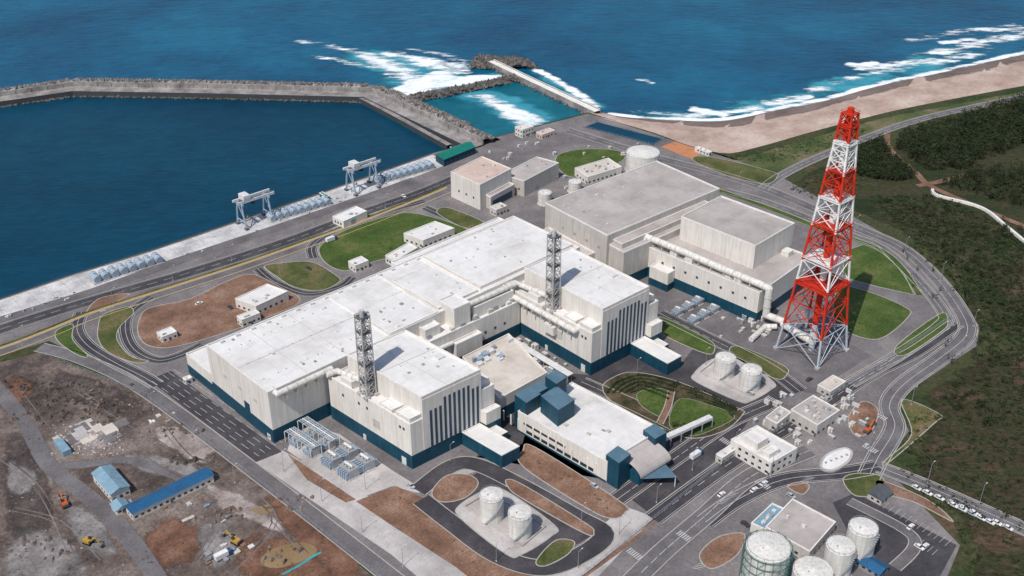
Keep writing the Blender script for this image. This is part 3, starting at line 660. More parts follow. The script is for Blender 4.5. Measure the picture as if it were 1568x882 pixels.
def connect(f,x0,x1,d):
    b=B('auxiliary_building')
    f.blk(b,x0,x1,d-12,d+1.5,22,band=8)
    f.blk(b,x0+16,x0+34,d-16,d-12.1,16,band=8)
    f.blk(b,x0+20,x0+31,d-10,d+3,34,z0=21)
    f.blk(b,x0+34,x1-2,d-9,d+.5,28.5,z0=21.9)
    f.blk(b,x0+2,x0+12,d-8,d,27,z0=21.9)
    b.pipe('duct','tank',[f.p(x0+30,d-6,30.5),f.p(x0+36,d-6,30.5),f.p(x1-8,d-6,30.5),f.p(x1+2,d-6,30.5)],1.5,12,5)
    b.pipe('duct','tank',[f.p(x0+2,d-13.5,17),f.p(x0+15,d-13.5,17)],1.3,12,5)
    roofstuff(f,b,x0+2,x1-4,d-11,d-9,22,12,sz=(1.5,3),h=(1,3))
    for k in range(8): f.box(b,'window','slot',x0+4+k*7,x0+5.4+k*7,d-12.15,d-12,12,13.5)
    b.done()
connect(f2,-66,-1,d2)
b=B('control_building')
fc,wc,dc=quadfr((708,548),None,(838,572),(765,612),13)
fc.blk(b,0,wc,0,dc,13,roof='roofb',band=7)
roofstuff(fc,b,2,wc-4,dc*.55,dc-4,13,12,mats=('steelw','steelb','steel'),sz=(1.5,4),h=(1,2.6))
b.done()
fs,ws,ds=quadfr((793,631),None,(1013,659),(930,709),12)
b=B('service_building')
fs.blk(b,0,ws,0,ds,12)
fs.box(b,'window_band','win',-.15,0,8,ds-6,2.2,4.0); fs.box(b,'window_band','win',-.15,0,ds*.45,ds-4,6.6,7.9)
fs.box(b,'base_band','teal',-.1,0,0,ds,0,1.2); fs.box(b,'window_band','win',3,ws-3,-.15,0,6,8)
for k in range(13): fs.box(b,'mullion','wall',-.25,-.02,6+k*5,6.9+k*5,2,8.2)
roofstuff(fs,b,6,ws-8,15,ds-10,12,8,sz=(.8,2),h=(.4,1.0))
for L,Rt,Bo,z in(((828,606),(880,612),(855,628),22),((788,604),(828,603),(806,617),20),((835,576),(868,577),(852,588),24),((928,696),(966,695),(948,709),16),((985,658),(1021,662),(1003,672),15),((810,592),(842,592),(824,602),18)):
    q,w,d=quadfr(L,None,Rt,Bo,z); q.blk(b,0,w,0,d,z,wall='teal',roof='tealroof',par=0)
n=8;V=[]
for i in range(n+1):
    ang=i/n*math.pi*.5; x=math.sin(ang)*13; z=math.cos(ang)*6.0
    V+= [fs.p(8,-x,5.5+z),fs.p(ws-8,-x,5.5+z)]
b.add('curved_roof','roofg',V,[(2*i,2*i+1,2*i+3,2*i+2) for i in range(n)])
b.prism('lobby','teal',[fs.p(9,-11.5),fs.p(ws-9,-11.5),fs.p(ws-9,-.2),fs.p(9,-.2)],0,6.4)
b.add('canopy','tealroof',[fs.p(9,-13,5),fs.p(ws-12,-13,5),fs.p(20,-24,6.2)],[(0,1,2)]); b.tube('canopy_post','steelw',fs.p(20,-23,0),fs.p(20,-23,6.1),.25)
b.done()
f5,w5,d5=quadfr((835,312),None,(1102,290),(930,362),31)
b=B('turbine_building')
f5.blk(b,0,w5,0,d5,31,wall='wallg',roof='roofg')
f5.seams(b,0,w5,0,d5,1,30.8,10)
f5.blk(b,2,w5+3,-13,-.05,24,wall='wallg',roof='roofg')
f5.blk(b,5,w5-14,-8,-.1,27,z0=24,wall='wallg',roof='roofg',par=.4)
f5.blk(b,-11,-.05,10,d5-4,15,wall='wallg',roof='roofg')
f5.box(b,'base_band','teal',-.1,w5,-13.2,-13.05,0,7)
for k in range(4): f5.box(b,'vent_louvre','steel',-.1,0,6+k*11,8+k*11,20,21.6)
roofstuff(f5,b,5,w5-5,5,d5-5,31,9,mats=('wallg','steelw'),sz=(.8,2),h=(.4,.9))
b.done()
f6,w6,d6=quadfr((975,372),None,(1242,394),(1163,450),20)
b=B('reactor_building')
f6.blk(b,0,w6,0,d6,20,wall='wall',roof='roofg',band=7)
f7,w7,d7=quadfr((1043,333),None,(1217,343),(1157,378),35)
f7.blk(b,0,w7,0,d7,35,z0=19.9,wall='wall',roof='roofg'); f7.seams(b,0,w7,0,d7,21,34.8,10)
for k in range(8): f6.box(b,'window','slot',-.15,0,8+k*8.5,9.5+k*8.5,13,14.5)
for x,y in((4,14),(5,22),(w6-8,10),(3,48),(4,60)): f6.blk(b,x-2,x+3,y,y+5,23,z0=20,par=.3)
f6.blk(b,-7,-.3,d6-30,d6-16,12,band=5)
roofstuff(f6,b,2,6,8,d6-10,20,8,sz=(1.5,3),h=(1,2.2))
rd=2.1
pts=[f6.p(-6,d6-6,19),f6.p(-6,d6+1,24),f6.p(3,d6-4,25),f6.p(3,d6*.62,25),f6.p(3.5,d6*.35,24),f6.p(3.5,3,24),f6.p(3.5,-4,23.5),f6.p(3.5,-4,6),f6.p(6,-16,5)]
b.pipe('exhaust_duct','tank',pts,rd,14,7)
b.pipe('exhaust_duct','tank',[G(960,388,16),G(985,382,18),f6.p(3,d6-4,25)],1.9,12,6)
for y in range(8,int(d6)-6,9): f6.box(b,'duct_support','wallg',2,5,y,y+.6,20,22.4)
b.done()
TC=Vector((167,509.5,0))
tbands=[(0,'steelt'),(.14,'red'),(.305,'whitep'),(.42,'red'),(.565,'whitep'),(.67,'red'),(.785,'whitep'),(.885,'red')]
b=B('exhaust_pipework')
b.pipe('duct','tank',[f6.p(6,-16,5),G(1200,497,5),Vector((TC.x,TC.y,5)),Vector((TC.x,TC.y,12))],2.1,14,6)
b.pipe('duct','tank',[G(1150,520,2),G(1172,500,2),G(1190,500,3)],1.6,12,5); b.done()
lattice('lattice_chimney_tower',TC,27.5,5.6,0,140,tbands,14,.34,1.75,curve=.88,plat=(.305,.42,.565,.67,.785,.885,.95,1.0),legs=1.15,pw=1.3)
# ---------------------------------------------------------------- small builds
def tank(u,vb,wpx,vt,mat='tank',stair=True,cone=.08,name='storage_tank',ring=False):
    c=G(u,vb); dist=math.sqrt(c.x**2+c.y**2+CH**2); r=wpx/2*dist/FP; h=hgt(vb,vt); b=B(name)
    c=c+UP*.2; n=32
    b.tube('shell',mat,c,c+UP*h,r,n,caps=False); b.tube('roof',mat,c+UP*h,c+UP*(h+r*cone*2),r,n,.3)
    for k in (.33,.66): b.tube('weld_ring','wallg',c+UP*(h*k),c+UP*(h*k+.15),r+.06,n,caps=False)
    b.tube('rim','steelw',c+UP*(h-.25),c+UP*(h+.1),r+.12,n,caps=False)
    for i in range(16):
        a=2*math.pi*i/16; q=c+Vector((math.cos(a)*r*.97,math.sin(a)*r*.97,h)); b.tube('railing','steel',q,q+UP*1.1,.06,4)
    for i in range(24):
        a=2*math.pi*i/24;a2=2*math.pi*(i+1)/24; b.tube('railing','steel',c+Vector((math.cos(a)*r*.97,math.sin(a)*r*.97,h+1.1)),c+Vector((math.cos(a2)*r*.97,math.sin(a2)*r*.97,h+1.1)),.06,4)
    if stair:
        for i in range(18):
            a=-2.2+i*.09; b.obox('stair','steel',c+Vector((math.cos(a)*(r+.05),math.sin(a)*(r+.05),h*i/18)),Vector((math.cos(a),math.sin(a),0))*.9,Vector((-math.sin(a),math.cos(a),0))*.9,UP*.2)
    b.tube('nozzle','steel',c+Vector((-r*.3,-r*.2,h)),c+Vector((-r*.3,-r*.2,h+1.3)),.3,6)
    b.tube('base','conc',c-UP*.1,c+UP*.25,r+.7,n)
    if ring:
        for i in range(20):
            a=2*math.pi*i/20; q=c+Vector((math.cos(a)*(r+1),math.sin(a)*(r+1),0)); b.tube('scaffold_post','steeld',q,q+UP*(h+1),.1,4)
        for k in range(1,6):
            for i in range(20):
                a=2*math.pi*i/20;a2=2*math.pi*(i+1)/20; z=h*k/5; b.tube('scaffold_ledger','green',c+Vector((math.cos(a)*(r+1),math.sin(a)*(r+1),z)),c+Vector((math.cos(a2)*(r+1),math.sin(a2)*(r+1),z)),.16,4)
                if i%2: b.tube('scaffold_brace','green',c+Vector((math.cos(a)*(r+1),math.sin(a)*(r+1),z-h/5)),c+Vector((math.cos(a2)*(r+1),math.sin(a2)*(r+1),z)),.1,4)
    b.done()
tank(753,792,36,758);tank(796,818,36,785)
tank(1108,574,31,548);tank(1147,594,31,566)
tank(983,260,50,233); tank(834,312,21,295,stair=False);tank(880,293,20,278,stair=False)
tank(1168,892,62,838,ring=True); tank(1313,850,41,808); tank(1279,878,41,836); tank(1238,912,56,874)
def bund(pts):
    b=B('tank_bund_wall'); p=PX(pts); n=len(p)
    for a,c in zip(p,p[1:]+p[:1]):
        d=(c-a).normalized(); nn=Vector((-d.y,d.x,0)); b.obox('wall','conc',a+UP*.2,(c-a),nn*.3,UP*1.1)
    b.done()
bund([(712,778),(748,757),(835,808),(800,838)]); bund([(1072,572),(1098,552),(1172,590),(1148,607)])
def hut(name,u,v,w,d,h,wall='wall',roof='roof',win=4,gable=False,par=.4,band=0,rs=2):
    f=Fr(G(u,v)); b=B(name)
    if gable:
        b.prism('walls',wall,[f.p(0,0),f.p(w,0),f.p(w,d),f.p(0,d)],0,h)
        if w>d: P_=[f.p(-.4,-.5,h-.1),f.p(w+.4,-.5,h-.1),f.p(w+.4,d+.5,h-.1),f.p(-.4,d+.5,h-.1),f.p(-.4,d/2,h+1.6),f.p(w+.4,d/2,h+1.6)]
        else: P_=[f.p(-.5,-.4,h-.1),f.p(-.5,d+.4,h-.1),f.p(w+.5,d+.4,h-.1),f.p(w+.5,-.4,h-.1),f.p(w/2,-.4,h+1.6),f.p(w/2,d+.4,h+1.6)]
        b.add('roof',roof,P_,[(0,1,5,4),(3,2,5,4),(0,4,3),(1,2,5)])
    else:
        f.blk(b,0,w,0,d,h,wall=wall,roof=roof,par=par,band=band)
        if rs: roofstuff(f,b,1,max(1.2,w-3),1,max(1.2,d-3),h,rs,sz=(.6,1.6),h=(.4,1.2))
    st=3.0
    for fl in range(max(1,int(h/3.5))):
        z=fl*3.4+1.2
        for k in range(int(w/st)):
            if (k+.5)*st+1.4<w: f.box(b,'window','win',k*st+.8,k*st+2.2,-.08,0,z,z+1.1)
        for k in range(int(d/st)):
            if (k+.5)*st+1.4<d: f.box(b,'window','win',-.08,0,k*st+.8,k*st+2.2,z,z+1.1)
    f.box(b,'door','steeld',w*.45,w*.45+1.1,-.12,-.0,0,2.1)
    b.done(); return f
def qb(name,L,Rt,Bo,z,wall='wall',roof='roof',band=0,rs=3,win=True,par=.6):
    f,w,d=quadfr(L,None,Rt,Bo,z); b=B(name); f.blk(b,0,w,0,d,z,wall=wall,roof=roof,band=band,par=par)
    if rs: roofstuff(f,b,2,max(2.2,w-4),2,max(2.2,d-4),z,rs,sz=(.8,2),h=(.5,1.4))
    if win:
        fl=max(1,int(z/4))
        for l in range(fl):
            for k in range(int(d/4)): f.box(b,'window','win',-.09,0,1.2+k*4,2.8+k*4,l*4+1.3,l*4+2.6)
            for k in range(int(w/4)): f.box(b,'window','win',1.2+k*4,2.8+k*4,-.09,0,l*4+1.3,l*4+2.6)
        f.box(b,'door','steeld',-.14,0,.1,1.1,0,2.2)
    else:
        for k in range(3): f.box(b,'window','slot',-.09,0,d*(.2+k*.25),d*(.2+k*.25)+1.4,z*.35,z*.35+1.6)
        f.box(b,'roller_door','steel',w*.3,w*.3+4,-.1,0,0,4)
    b.done(); return f,w,d
f,w,d=qb('pump_house_building',(690,264),(783,259),(735,284),19,roof='roofp',win=False)
b=B('equipment_shed'); f.blk(b,6,w-2,-5,-.2,9,wall='wallg',roof='roofg'); f.box(b,'door','slot',8,w-5,-5.12,-5,1,6); b.done()
qb('workshop_building',(768,268),(856,250),(803,278),12,wall='wallg',roof='roofg',win=False)
b=B('green_roof_warehouse'); f,w,d=quadfr((667,236),None,(727,225),(680,244),6); b.prism('walls','teal',[f.p(0,0),f.p(w,0),f.p(w,d),f.p(0,d)],0,6)
b.add('roof','green',[f.p(-.5,-.5,5.9),f.p(w+.5,-.5,5.9),f.p(w+.5,d+.5,5.9),f.p(-.5,d+.5,5.9),f.p(-.5,d/2,8),f.p(w+.5,d/2,8)],[(0,1,5,4),(3,2,5,4),(0,4,3),(1,2,5)])
for k in range(7): f.box(b,'door','slot',2+k*w/7.5,4.5+k*w/7.5,-.1,0,.3,4)
b.done()
qb('electrical_building',(880,258),(952,256),(900,272),6,roof='roofb',rs=14)
hut('gatehouse',250,526,9,7,4); hut('gatehouse',545,418,10,8,5); hut('gatehouse',372,502,12,6,5)
qb('low_building',(360,458),(441,447),(392,470),6,rs=5); qb('low_building',(618,358),(696,350),(648,369),6,rs=4)
qb('low_building',(509,332),(562,324),(526,340),5,win=False)
qb('plant_annex',(590,392),(640,380),(605,400),5,win=False)
hut('pump_shed',760,332,10,7,5,'wallg','roofb')
hut('outfall_gatehouse',800,212,12,9,7); hut('outfall_gatehouse',830,214,14,7,4,'roofp','roofp')
qb('west_office_building',(1119,674),(1221,687),(1181,710),8,rs=0)
f,w,d=quadfr((1119,674),None,(1221,687),(1181,710),8); b=B('rooftop_plant_room'); f.blk(b,3,w-8,d*.45,d-3,11.5,z0=8.0); f.blk(b,2,w*.5,3,d*.35,10,z0=8.0); b.done()
qb('laboratory_building',(1211,628),(1286,629),(1252,652),7,wall='wallg',roof='roofg',rs=14)
qb('laboratory_building',(1172,640),(1212,632),(1190,650),5,wall='wallg',roof='roofg',rs=8)
qb('flat_roof_store',(1172,808),(1280,800),(1240,846),6,roof='roofg',wall='wallg',rs=2)
qb('filter_house',(1150,802),(1204,781),(1172,812),5,roof='lblue',rs=8)
hut('guard_hut',1348,775,9,7,3.5,'wallg','steeld',gable=True)
hut('equipment_shed',1105,712,12,4,4,'wallg'); hut('equipment_shed',1270,610,14,8,4,'wallg','roofb')
hut('site_office',205,798,40,7,4.5,'wall','bluer',gable=True); hut('site_office',172,770,9,20,5,'wall','lblue',gable=True)
hut('site_store',180,790,6,6,3,'wall','lblue',gable=True)
hut('guard_hut',415,675,4,3,3); hut('guard_hut',285,590,4,3,3)
hut('bicycle_shelter',1345,888,7,15,3,'steel','bluer',gable=True)
def screens(p0,p1,n):
    b=B('intake_screen_row'); a=G(*p0);c=G(*p1); d=(c-a).normalized(); nn=Vector((-d.y,d.x,0))
    L=(c-a).length; b.obox('base','conc',a-nn*5+UP*.1,d*L,nn*10,UP*.5)
    for i in range(n):
        q=a+d*(L*(i+.5)/n)+UP*2.6; r=L/n*.40
        b.tube('drum','steelb',q-nn*4.4,q+nn*4.4,r,12); b.tube('drum_band','steelw',q-nn*1.5,q-nn*1.1,r*1.06,12); b.tube('drum_band','steelw',q+nn*1.5,q+nn*1.9,r*1.06,12)
        b.obox('motor','steel',q+UP*r*.8-d*.6-nn*.6,d*1.2,nn*1.2,UP*1)
        b.obox('saddle','wallg',q-nn*3-d*r*.8-UP*2,d*r*1.6,nn*6,UP*1)
    b.done()
screens((140,432),(248,398),8); screens((410,338),(505,310),9); screens((575,280),(662,255),9)
def gantry(u,v,s=1):
    b=B('gantry_crane'); f=Fr(G(u,v)); w,d,h=20,12,17
    for x in(0,w):
        for y in(0,d): b.tube('leg','steelb',f.p(x,y,0),f.p(x,d*.25 if y==0 else d*.75,h),.65,6); b.obox('bogie','steeld',f.p(x-1,y-1.5,.1),f.x*2,f.y*3,UP*1.2)
        b.tube('tie','steelb',f.p(x,1,5),f.p(x,d-1,5),.4,6)
        f.box(b,'end_beam','steelb',x-.7,x+.7,1,d-1,h-.5,h+1)
        b.tube('brace','steelb',f.p(x,0,5),f.p(x,d*.7,h),.3,5)
    for y in(d*.25,d*.75): f.box(b,'girder','steelw',-3,w+5,y-.5,y+.5,h+1,h+2.6)
    f.box(b,'trolley','steelw',2,7,d*.2,d*.8,h+2.6,h+6); f.box(b,'cab','win',9,11,d*.4,d*.6,h-2.5,h+1)
    for x in range(-3,26,4): b.tube('railing','steelb',f.p(x,d*.25-.6,h+2.6),f.p(x,d*.25-.6,h+3.8),.12,4)
    b.tube('railing','steelb',f.p(-3,d*.25-.6,h+3.8),f.p(w+5,d*.25-.6,h+3.8),.12,4)
    b.tube('hoist_rope','steeld',f.p(5,d/2,6),f.p(5,d/2,h+3),.12,4); f.box(b,'hook_block','yellow',4.4,5.6,d/2-.5,d/2+.5,5,6.5)
    b.done()
gantry(378,352); gantry(545,300)
def rail(name,pts,h=1.6,st=5,mat='steelw',hz=0,z=.1,mesh=False):
    b=B(name); p=PX(pts)
    for a,c in zip(p,p[1:]):
        L=(c-a).length; n=max(1,int(L/st))
        for i in range(n+1):
            q=a.lerp(c,i/n)+UP*z; b.tube('post',mat,q,q+UP*h,.1,4)
        for k in((1,.5) if not mesh else (1,.66,.33)): b.tube('rail',mat,a+UP*(z+h*k),c+UP*(z+h*k),.07,4)
    b.done(True)
rail('quay_fence',[(-100,492),(0,460),(110,423),(230,386),(470,305),(600,259),(660,238)],1.8,mat='steeld')
rail('perimeter_fence',[(860,910),(1000,797),(1106,712),(1230,637),(1340,566),(1455,488)],2.6,4,'steel',mesh=True)
rail('perimeter_fence',[(70,545),(225,608),(420,756),(640,930)],2.2,5,'steel')
b=B('white_boundary_wall'); p=cr(PX([(1425,292),(1435,302),(1500,320),(1540,350),(1600,400)]),6)
for a,c in zip(p,p[1:]): d=(c-a); nn=Vector((-d.y,d.x,0)).normalized(); b.obox('wall','trim',a,d,nn*1.8,UP*1.8)
b.done()
flat('clay_court',[(1012,225),(1032,217),(1080,232),(1058,243)],'rust',.12)
flat('green_cover_pond',[(895,195),(915,187),(1015,213),(1000,222)],'harb',.11); rail('pond_fence',[(893,196),(915,186),(1018,213),(1000,224),(893,196)],2,4,'steel')
hut('site_container',1085,240,4,14,3,'steelw'); hut('site_container',500,308,3,9,3,'green','green')
def transformer(f,x,y,s=1):
    b=B('power_transformer'); f.box(b,'tank','steel',x,x+5*s,y,y+7*s,.6,5*s); f.box(b,'plinth','conc',x-.5,x+5*s+.5,y-.5,y+7*s+.5,.1,.6)
    for k in range(5):
        f.box(b,'radiator','steelb',x-1.6,x-.2,y+.4+k*1.35*s,y+1.2+k*1.35*s,1,4.2*s); f.box(b,'radiator','steelb',x+5*s+.2,x+5*s+1.6,y+.4+k*1.35*s,y+1.2+k*1.35*s,1,4.2*s)
    b.tube('conservator','steelw',f.p(x+2.5*s,y+1,6*s),f.p(x+2.5*s,y+6*s,6*s),.7,10)
    for k in range(3): b.tube('bushing','wallg',f.p(x+1.2*s,y+1.5+k*2*s,5*s),f.p(x+1.2*s,y+1.5+k*2*s,7*s),.25,6)
    b.done()
def rack(f,x0,x1,y0,y1,h):
    b=B('pipe_rack')
    for y in [y0+(y1-y0)*i/6 for i in range(7)]:
        for x in(x0,x1): b.tube('column','steelw',f.p(x,y,0),f.p(x,y,h),.25,5)
        b.tube('beam','steelw',f.p(x0,y,h),f.p(x1,y,h),.22,5)
    k=5
    for i in range(k):
        x=x0+(x1-x0)*(i+.5)/k; b.tube('pipe',('steel','steelb','steelw')[i%3],f.p(x,y0,h+.4),f.p(x,y1,h+.4),.35,8)
    b.done()
for f in(f1,f2):
    for i,(x,y) in enumerate(((-26,12),(-17,12),(-26,24),(-17,24))): transformer(f,x,y,1.1 if f is f1 else .7)
rack(f1,-19,-13,36,60,7); rack(f1,-28,-22,38,58,6)
for i in range(4): transformer(f1,-27+ (i%2)*9,38+(i//2)*11,.8)
for i in range(6): transformer(Fr(G(1040,485)),(i%3)*9,(i//3)*-12,.7)
b=B('covered_walkway'); f2.box(b,'roof','steelw',-15,-11,2,52,5.2,5.6); 
for y in range(3,52,6):
    for x in(-14.6,-11.4): b.tube('post','steelw',f2.p(x,y,0),f2.p(x,y,5.2),.15,4)
b.done()
b=B('yard_equipment')
def unit(q,w,d,h):
    mt=random.choice(('steel','steelw','steelb','wallg'))
    q.box(b,'cabinet',mt,0,w,0,d,.1,h); q.box(b,'cabinet_lid','wallg',-.1,w+.1,-.1,d+.1,h,h+.15)
    if R(0,1)<.4: b.tube('vessel','tank',q.p(-1,d*.5,.1),q.p(-1,d*.5,h*1.2),.6,8)
for i in range(46):
    x=R(-58,-4);y=R(14,48)
    if x>-40 or y>38: unit(Fr(f2.p(x,y)),R(1,3),R(1,4),R(1.5,4))
for i in range(50): unit(Fr(G(R(1150,1330),R(600,690))),R(.8,3),R(1,4),R(.8,2.5))
for i in range(40): unit(Fr(G(R(1100,1180),R(440,520))),R(.8,3),R(1,3),R(.8,3))
for i in range(50):
    q=Fr(G(R(660,1000),R(215,300)))
    if (q.o-G(735,300)).length>45: unit(q,R(.8,3),R(1,3),R(.8,2.2))
for i in range(26):
    u=R(0,620); q=Fr(G(u,492-u*.365+R(-6,6)+ (0 if u<300 else 4))); unit(q,R(.6,1.5),R(.6,1.6),R(.6,1.4))
b.done()
b=B('pipe_bridge'); a=G(1010,692);c=G(1090,655); d=(c-a).normalized(); nn=Vector((-d.y,d.x,0)); b.obox('deck','steelw',a+UP*5,(c-a),nn*3,UP*1.6)
for i in range(6): q=a.lerp(c,i/5); b.tube('post','steel',q,q+UP*5,.3,5)
b.done()
# ---------------------------------------------------------------- vehicles, lamps
def car(u,v,ang=A1,c=None,truck=False):
    b=B('truck' if truck else 'parked_car'); x=Vector((math.cos(ang),math.sin(ang),0)); y=Vector((-x.y,x.x,0)); o=G(u,v)+UP*.22; cm='car%d'%(random.randrange(6) if c is None else c)
    L,Wd=(8,2.4) if truck else (4.5,1.75)
    def prof(pts,part,mt,w,ins=0):
        n=len(pts); V=[o+x*p+y*(-w/2)+UP*q for p,q in pts]+[o+x*p+y*(w/2)+UP*q for p,q in pts]
        b.add(part,mt,V,[tuple(range(n))[::-1],tuple(range(n,2*n))]+[(i,(i+1)%n,n+(i+1)%n,n+i) for i in range(n)])
    if truck:
        prof([(0,.6),(6,.6),(6,3),(0,3)],'cargo_body',cm,Wd); prof([(6.2,.5),(8,.5),(8,1.5),(7.5,2.6),(6.2,2.6)],'cab','car4',Wd)
        prof([(7.65,1.6),(7.98,1.55),(7.6,2.5),(7.5,2.5)],'windscreen','win',Wd-.2)
    else:
        prof([(0,.3),(4.5,.3),(4.5,.75),(3.4,.95),(.1,.95),(0,.8)],'body',cm,Wd); prof([(.5,.95),(3.3,.95),(2.6,1.45),(1,1.45)],'cabin','win',Wd-.15); prof([(1.0,1.45),(2.6,1.45),(2.5,1.5),(1.1,1.5)],'roof',cm,Wd-.2)
    for p in((.9,L-1)):
        for s in(-1,1): b.tube('wheel','tyre',o+x*p+y*s*(Wd/2-.2)+UP*.12,o+x*p+y*s*(Wd/2+.02)+UP*.12,.34 if not truck else .5,10)
    b.done(True)
for i in range(9): car(1395+i*17.5+R(-3,3),745+i*7.6,A1-math.pi/2,[0,1,1,5,0,1,2,1,0][i])
for i in range(5): car(1452+i*14,771+i*6.5,A1-math.pi/2,[1,0,5,1,0][i])
for u,v in((1150,755),(1165,745),(1205,757),(1135,800),(1100,762),(905,742),(1235,585),(840,655),(625,742),(350,470),(300,468),(470,410),(700,300),(615,300),(1400,835),(1412,842),(1390,812)): car(u,v,random.choice((A1,A1-math.pi/2)),random.choice((0,1,1,5,2)))
for u,v in((330,860),(1058,705),(500,372)): car(u,v,A1,random.choice((0,1,5)),True)
def lamp(u,v,h=10):
    b=B('street_lamp'); o=G(u,v)+UP*.1; b.tube('pole','steel',o,o+UP*h,.14,6,.09); b.tube('arm','steel',o+UP*h,o+UP*(h+.5)+E1*2,.08,5); b.obox('lamp_head','steelw',o+UP*(h+.4)+E1*1.7-E2*.2,E1*.9,E2*.35,UP*.18); b.tube('base','conc',o,o+UP*.5,.35,8); b.done()
for u,v in((435,722),(493,768),(555,815),(617,868),(560,750),(655,700),(690,705),(760,860),(885,870),(948,818),(1005,770),(890,800),(1060,720),(1125,690),(1180,730),(1330,690),(1395,620),(1470,545),(1490,500),(1440,430),(1385,388),(1310,355),(1210,318),(1130,285),(35,528),(175,470),(265,430),(355,400),(465,350),(590,318),(330,395),(430,430),(715,330),(1090,460),(1300,620),(1240,655),(1420,740),(1500,770),(1080,560),(975,575),(300,690),(360,740),(235,628),(800,230),(870,215),(960,235)): lamp(u,v,R(9,12))
def excav(u,v,mat='orange',ang=.5):
    b=B('excavator'); x=Vector((math.cos(ang),math.sin(ang),0)); y=Vector((-x.y,x.x,0)); o=G(u,v)+UP*.1
    for s in(-1.4,.8): b.obox('track','tyre',o+y*s-x*2,x*4.2,y*.6,UP*.9)
    b.obox('house',mat,o-x*1.9-y*1.3+UP*1,x*3.6,y*2.6,UP*1.4); b.obox('cab','win',o+x*.4+y*.2+UP*2.4,x*1.3,y*1,UP*1.1); b.obox('counterweight','steeld',o-x*2.3-y*1.3+UP*1,x*.4,y*2.6,UP*1.2)
    k=o+x*5+UP*5; b.tube('boom',mat,o+x*1.6+UP*2,k,.35,6); b.tube('stick',mat,k,o+x*7.5+UP*1.8,.28,6); b.obox('bucket','steeld',o+x*7-y*.6+UP*.6,x*1.1,y*1.2,UP*1.3); b.tube('ram','steel',o+x*2+UP*1.6,o+x*3.6+UP*3.9,.14,5)
    b.done()
excav(100,775,'orange',2.2); excav(135,832,'yellow',-.4); excav(362,832,'yellow',2.6); excav(1328,662,'orange',.8)
b=B('site_rubble')
for i in range(700):
    q=G(R(-20,560),R(560,900))
    t=(q-G(225,600)); 
    if t.dot(E1)>-10: continue
    b.rock('rubble',random.choice(('site','rockd','rock')),(q.x,q.y,.1),R(.25,.75))
b.done()
b=B('spoil_heap')
for (u,v,n_,s_) in ((130,605,30,16),(180,625,20,10),(60,640,16,9),(330,790,16,8),(440,770,14,8),(40,840,20,12),(270,660,16,9),(410,850,14,9),(20,590,14,7),(300,705,12,8)):
    c=G(u,v)
    for i in range(n_*2):
        q=c+Vector((R(-1,1)*s_*1.6,R(-1,1)*s_*.6,0)); b.rock('earth','site',(q.x,q.y,-.4),R(.9,2.2))
b.done()
b=B('stacked_site_materials')
for cu,cv in [random.choice(((300,790),(340,850),(230,765),(250,650),(340,850))) for _ in range(28)]:
    q=Fr(G(cu+R(-40,50),cv+R(-16,18)))
    mt=random.choice(('wallg','steelw','lblue','steel','rock','brown'))
    for k in range(random.randrange(1,4)): q.box(b,'board',mt,R(0,.2),R(1.2,3),R(0,.2),R(1,3),.08+k*.4,.4+k*.4)
b.done()
b=B('demolished_foundation')
for i in range(18):
    q=Fr(G(R(84,180),R(656,690))); q.box(b,'slab',random.choice(('conc','roofb','greyx' if 0 else 'yard')),0,R(3,9),0,R(3,8),.08,.3+i*.02)
for i in range(160): 
    q=G(R(80,190),R(650,698)); b.rock('rubble','conc',(q.x,q.y,.2),R(.3,.8))
q=Fr(G(98,700)); q.box(b,'shed','lblue',0,4,0,12,.1,3)
b.done()
# ---------------------------------------------------------------- vegetation
def inpoly(x,y,p):
    c=False;j=len(p)-1
    for i in range(len(p)):
        if (p[i].y>y)!=(p[j].y>y) and x<(p[j].x-p[i].x)*(y-p[i].y)/(p[j].y-p[i].y)+p[i].x: c=not c
        j=i
    return c
def scatter(pts,n):
    p=PX(pts);x0=min(q.x for q in p);x1=max(q.x for q in p);y0=min(q.y for q in p);y1=max(q.y for q in p);k=0;t=0
    while k<n and t<n*20:
        t+=1;x,y=R(x0,x1),R(y0,y1)
        if inpoly(x,y,p): k+=1; yield Vector((x,y,0))
def tree(b,c,h,r,leaves=34,mat='leaf'):
    b.tube('trunk','bark',c,c+UP*h*.75,.22,4,.08)
    for k in range(3):
        a=R(0,6.28); b.tube('limb','bark',c+UP*h*(.35+.12*k),c+Vector((math.cos(a)*r*.6,math.sin(a)*r*.6,h*(.5+.12*k))),.1,3,.04)
    V=[];F=[];cl=[(Vector((R(-.6,.6)*r,R(-.6,.6)*r,h*R(.45,.9))),R(.35,.65)*r) for _ in range(6)]
    for i in range(leaves):
        q,s=random.choice(cl); d=Vector((R(-1,1),R(-1,1),R(-.6,1))); d.normalize(); p=c+q+d*s*R(.5,1); z=r*R(.18,.36)
        k=len(V); V+=[p+Vector((R(-1,1),R(-1,1),R(-.6,.6)))*z for _ in range(3)]; F.append((k,k+1,k+2))
    b.add('foliage',mat,V,F)
b=B('pine_forest')
for c in scatter([(1385,205),(1440,190),(1568,150),(1700,130),(1700,215),(1568,222),(1500,245),(1480,262),(1420,262),(1372,228)],1500): tree(b,c,R(5,9),R(2.5,4.8))
for c in scatter([(1318,225),(1350,212),(1358,232),(1400,268),(1390,280),(1330,275),(1300,262)],360): tree(b,c,R(4,7),R(2.2,3.8))
for c in scatter([(1490,262),(1530,262),(1700,235),(1700,330),(1560,318),(1500,300),(1440,285)],620): tree(b,c,R(4,8),R(2.2,4))
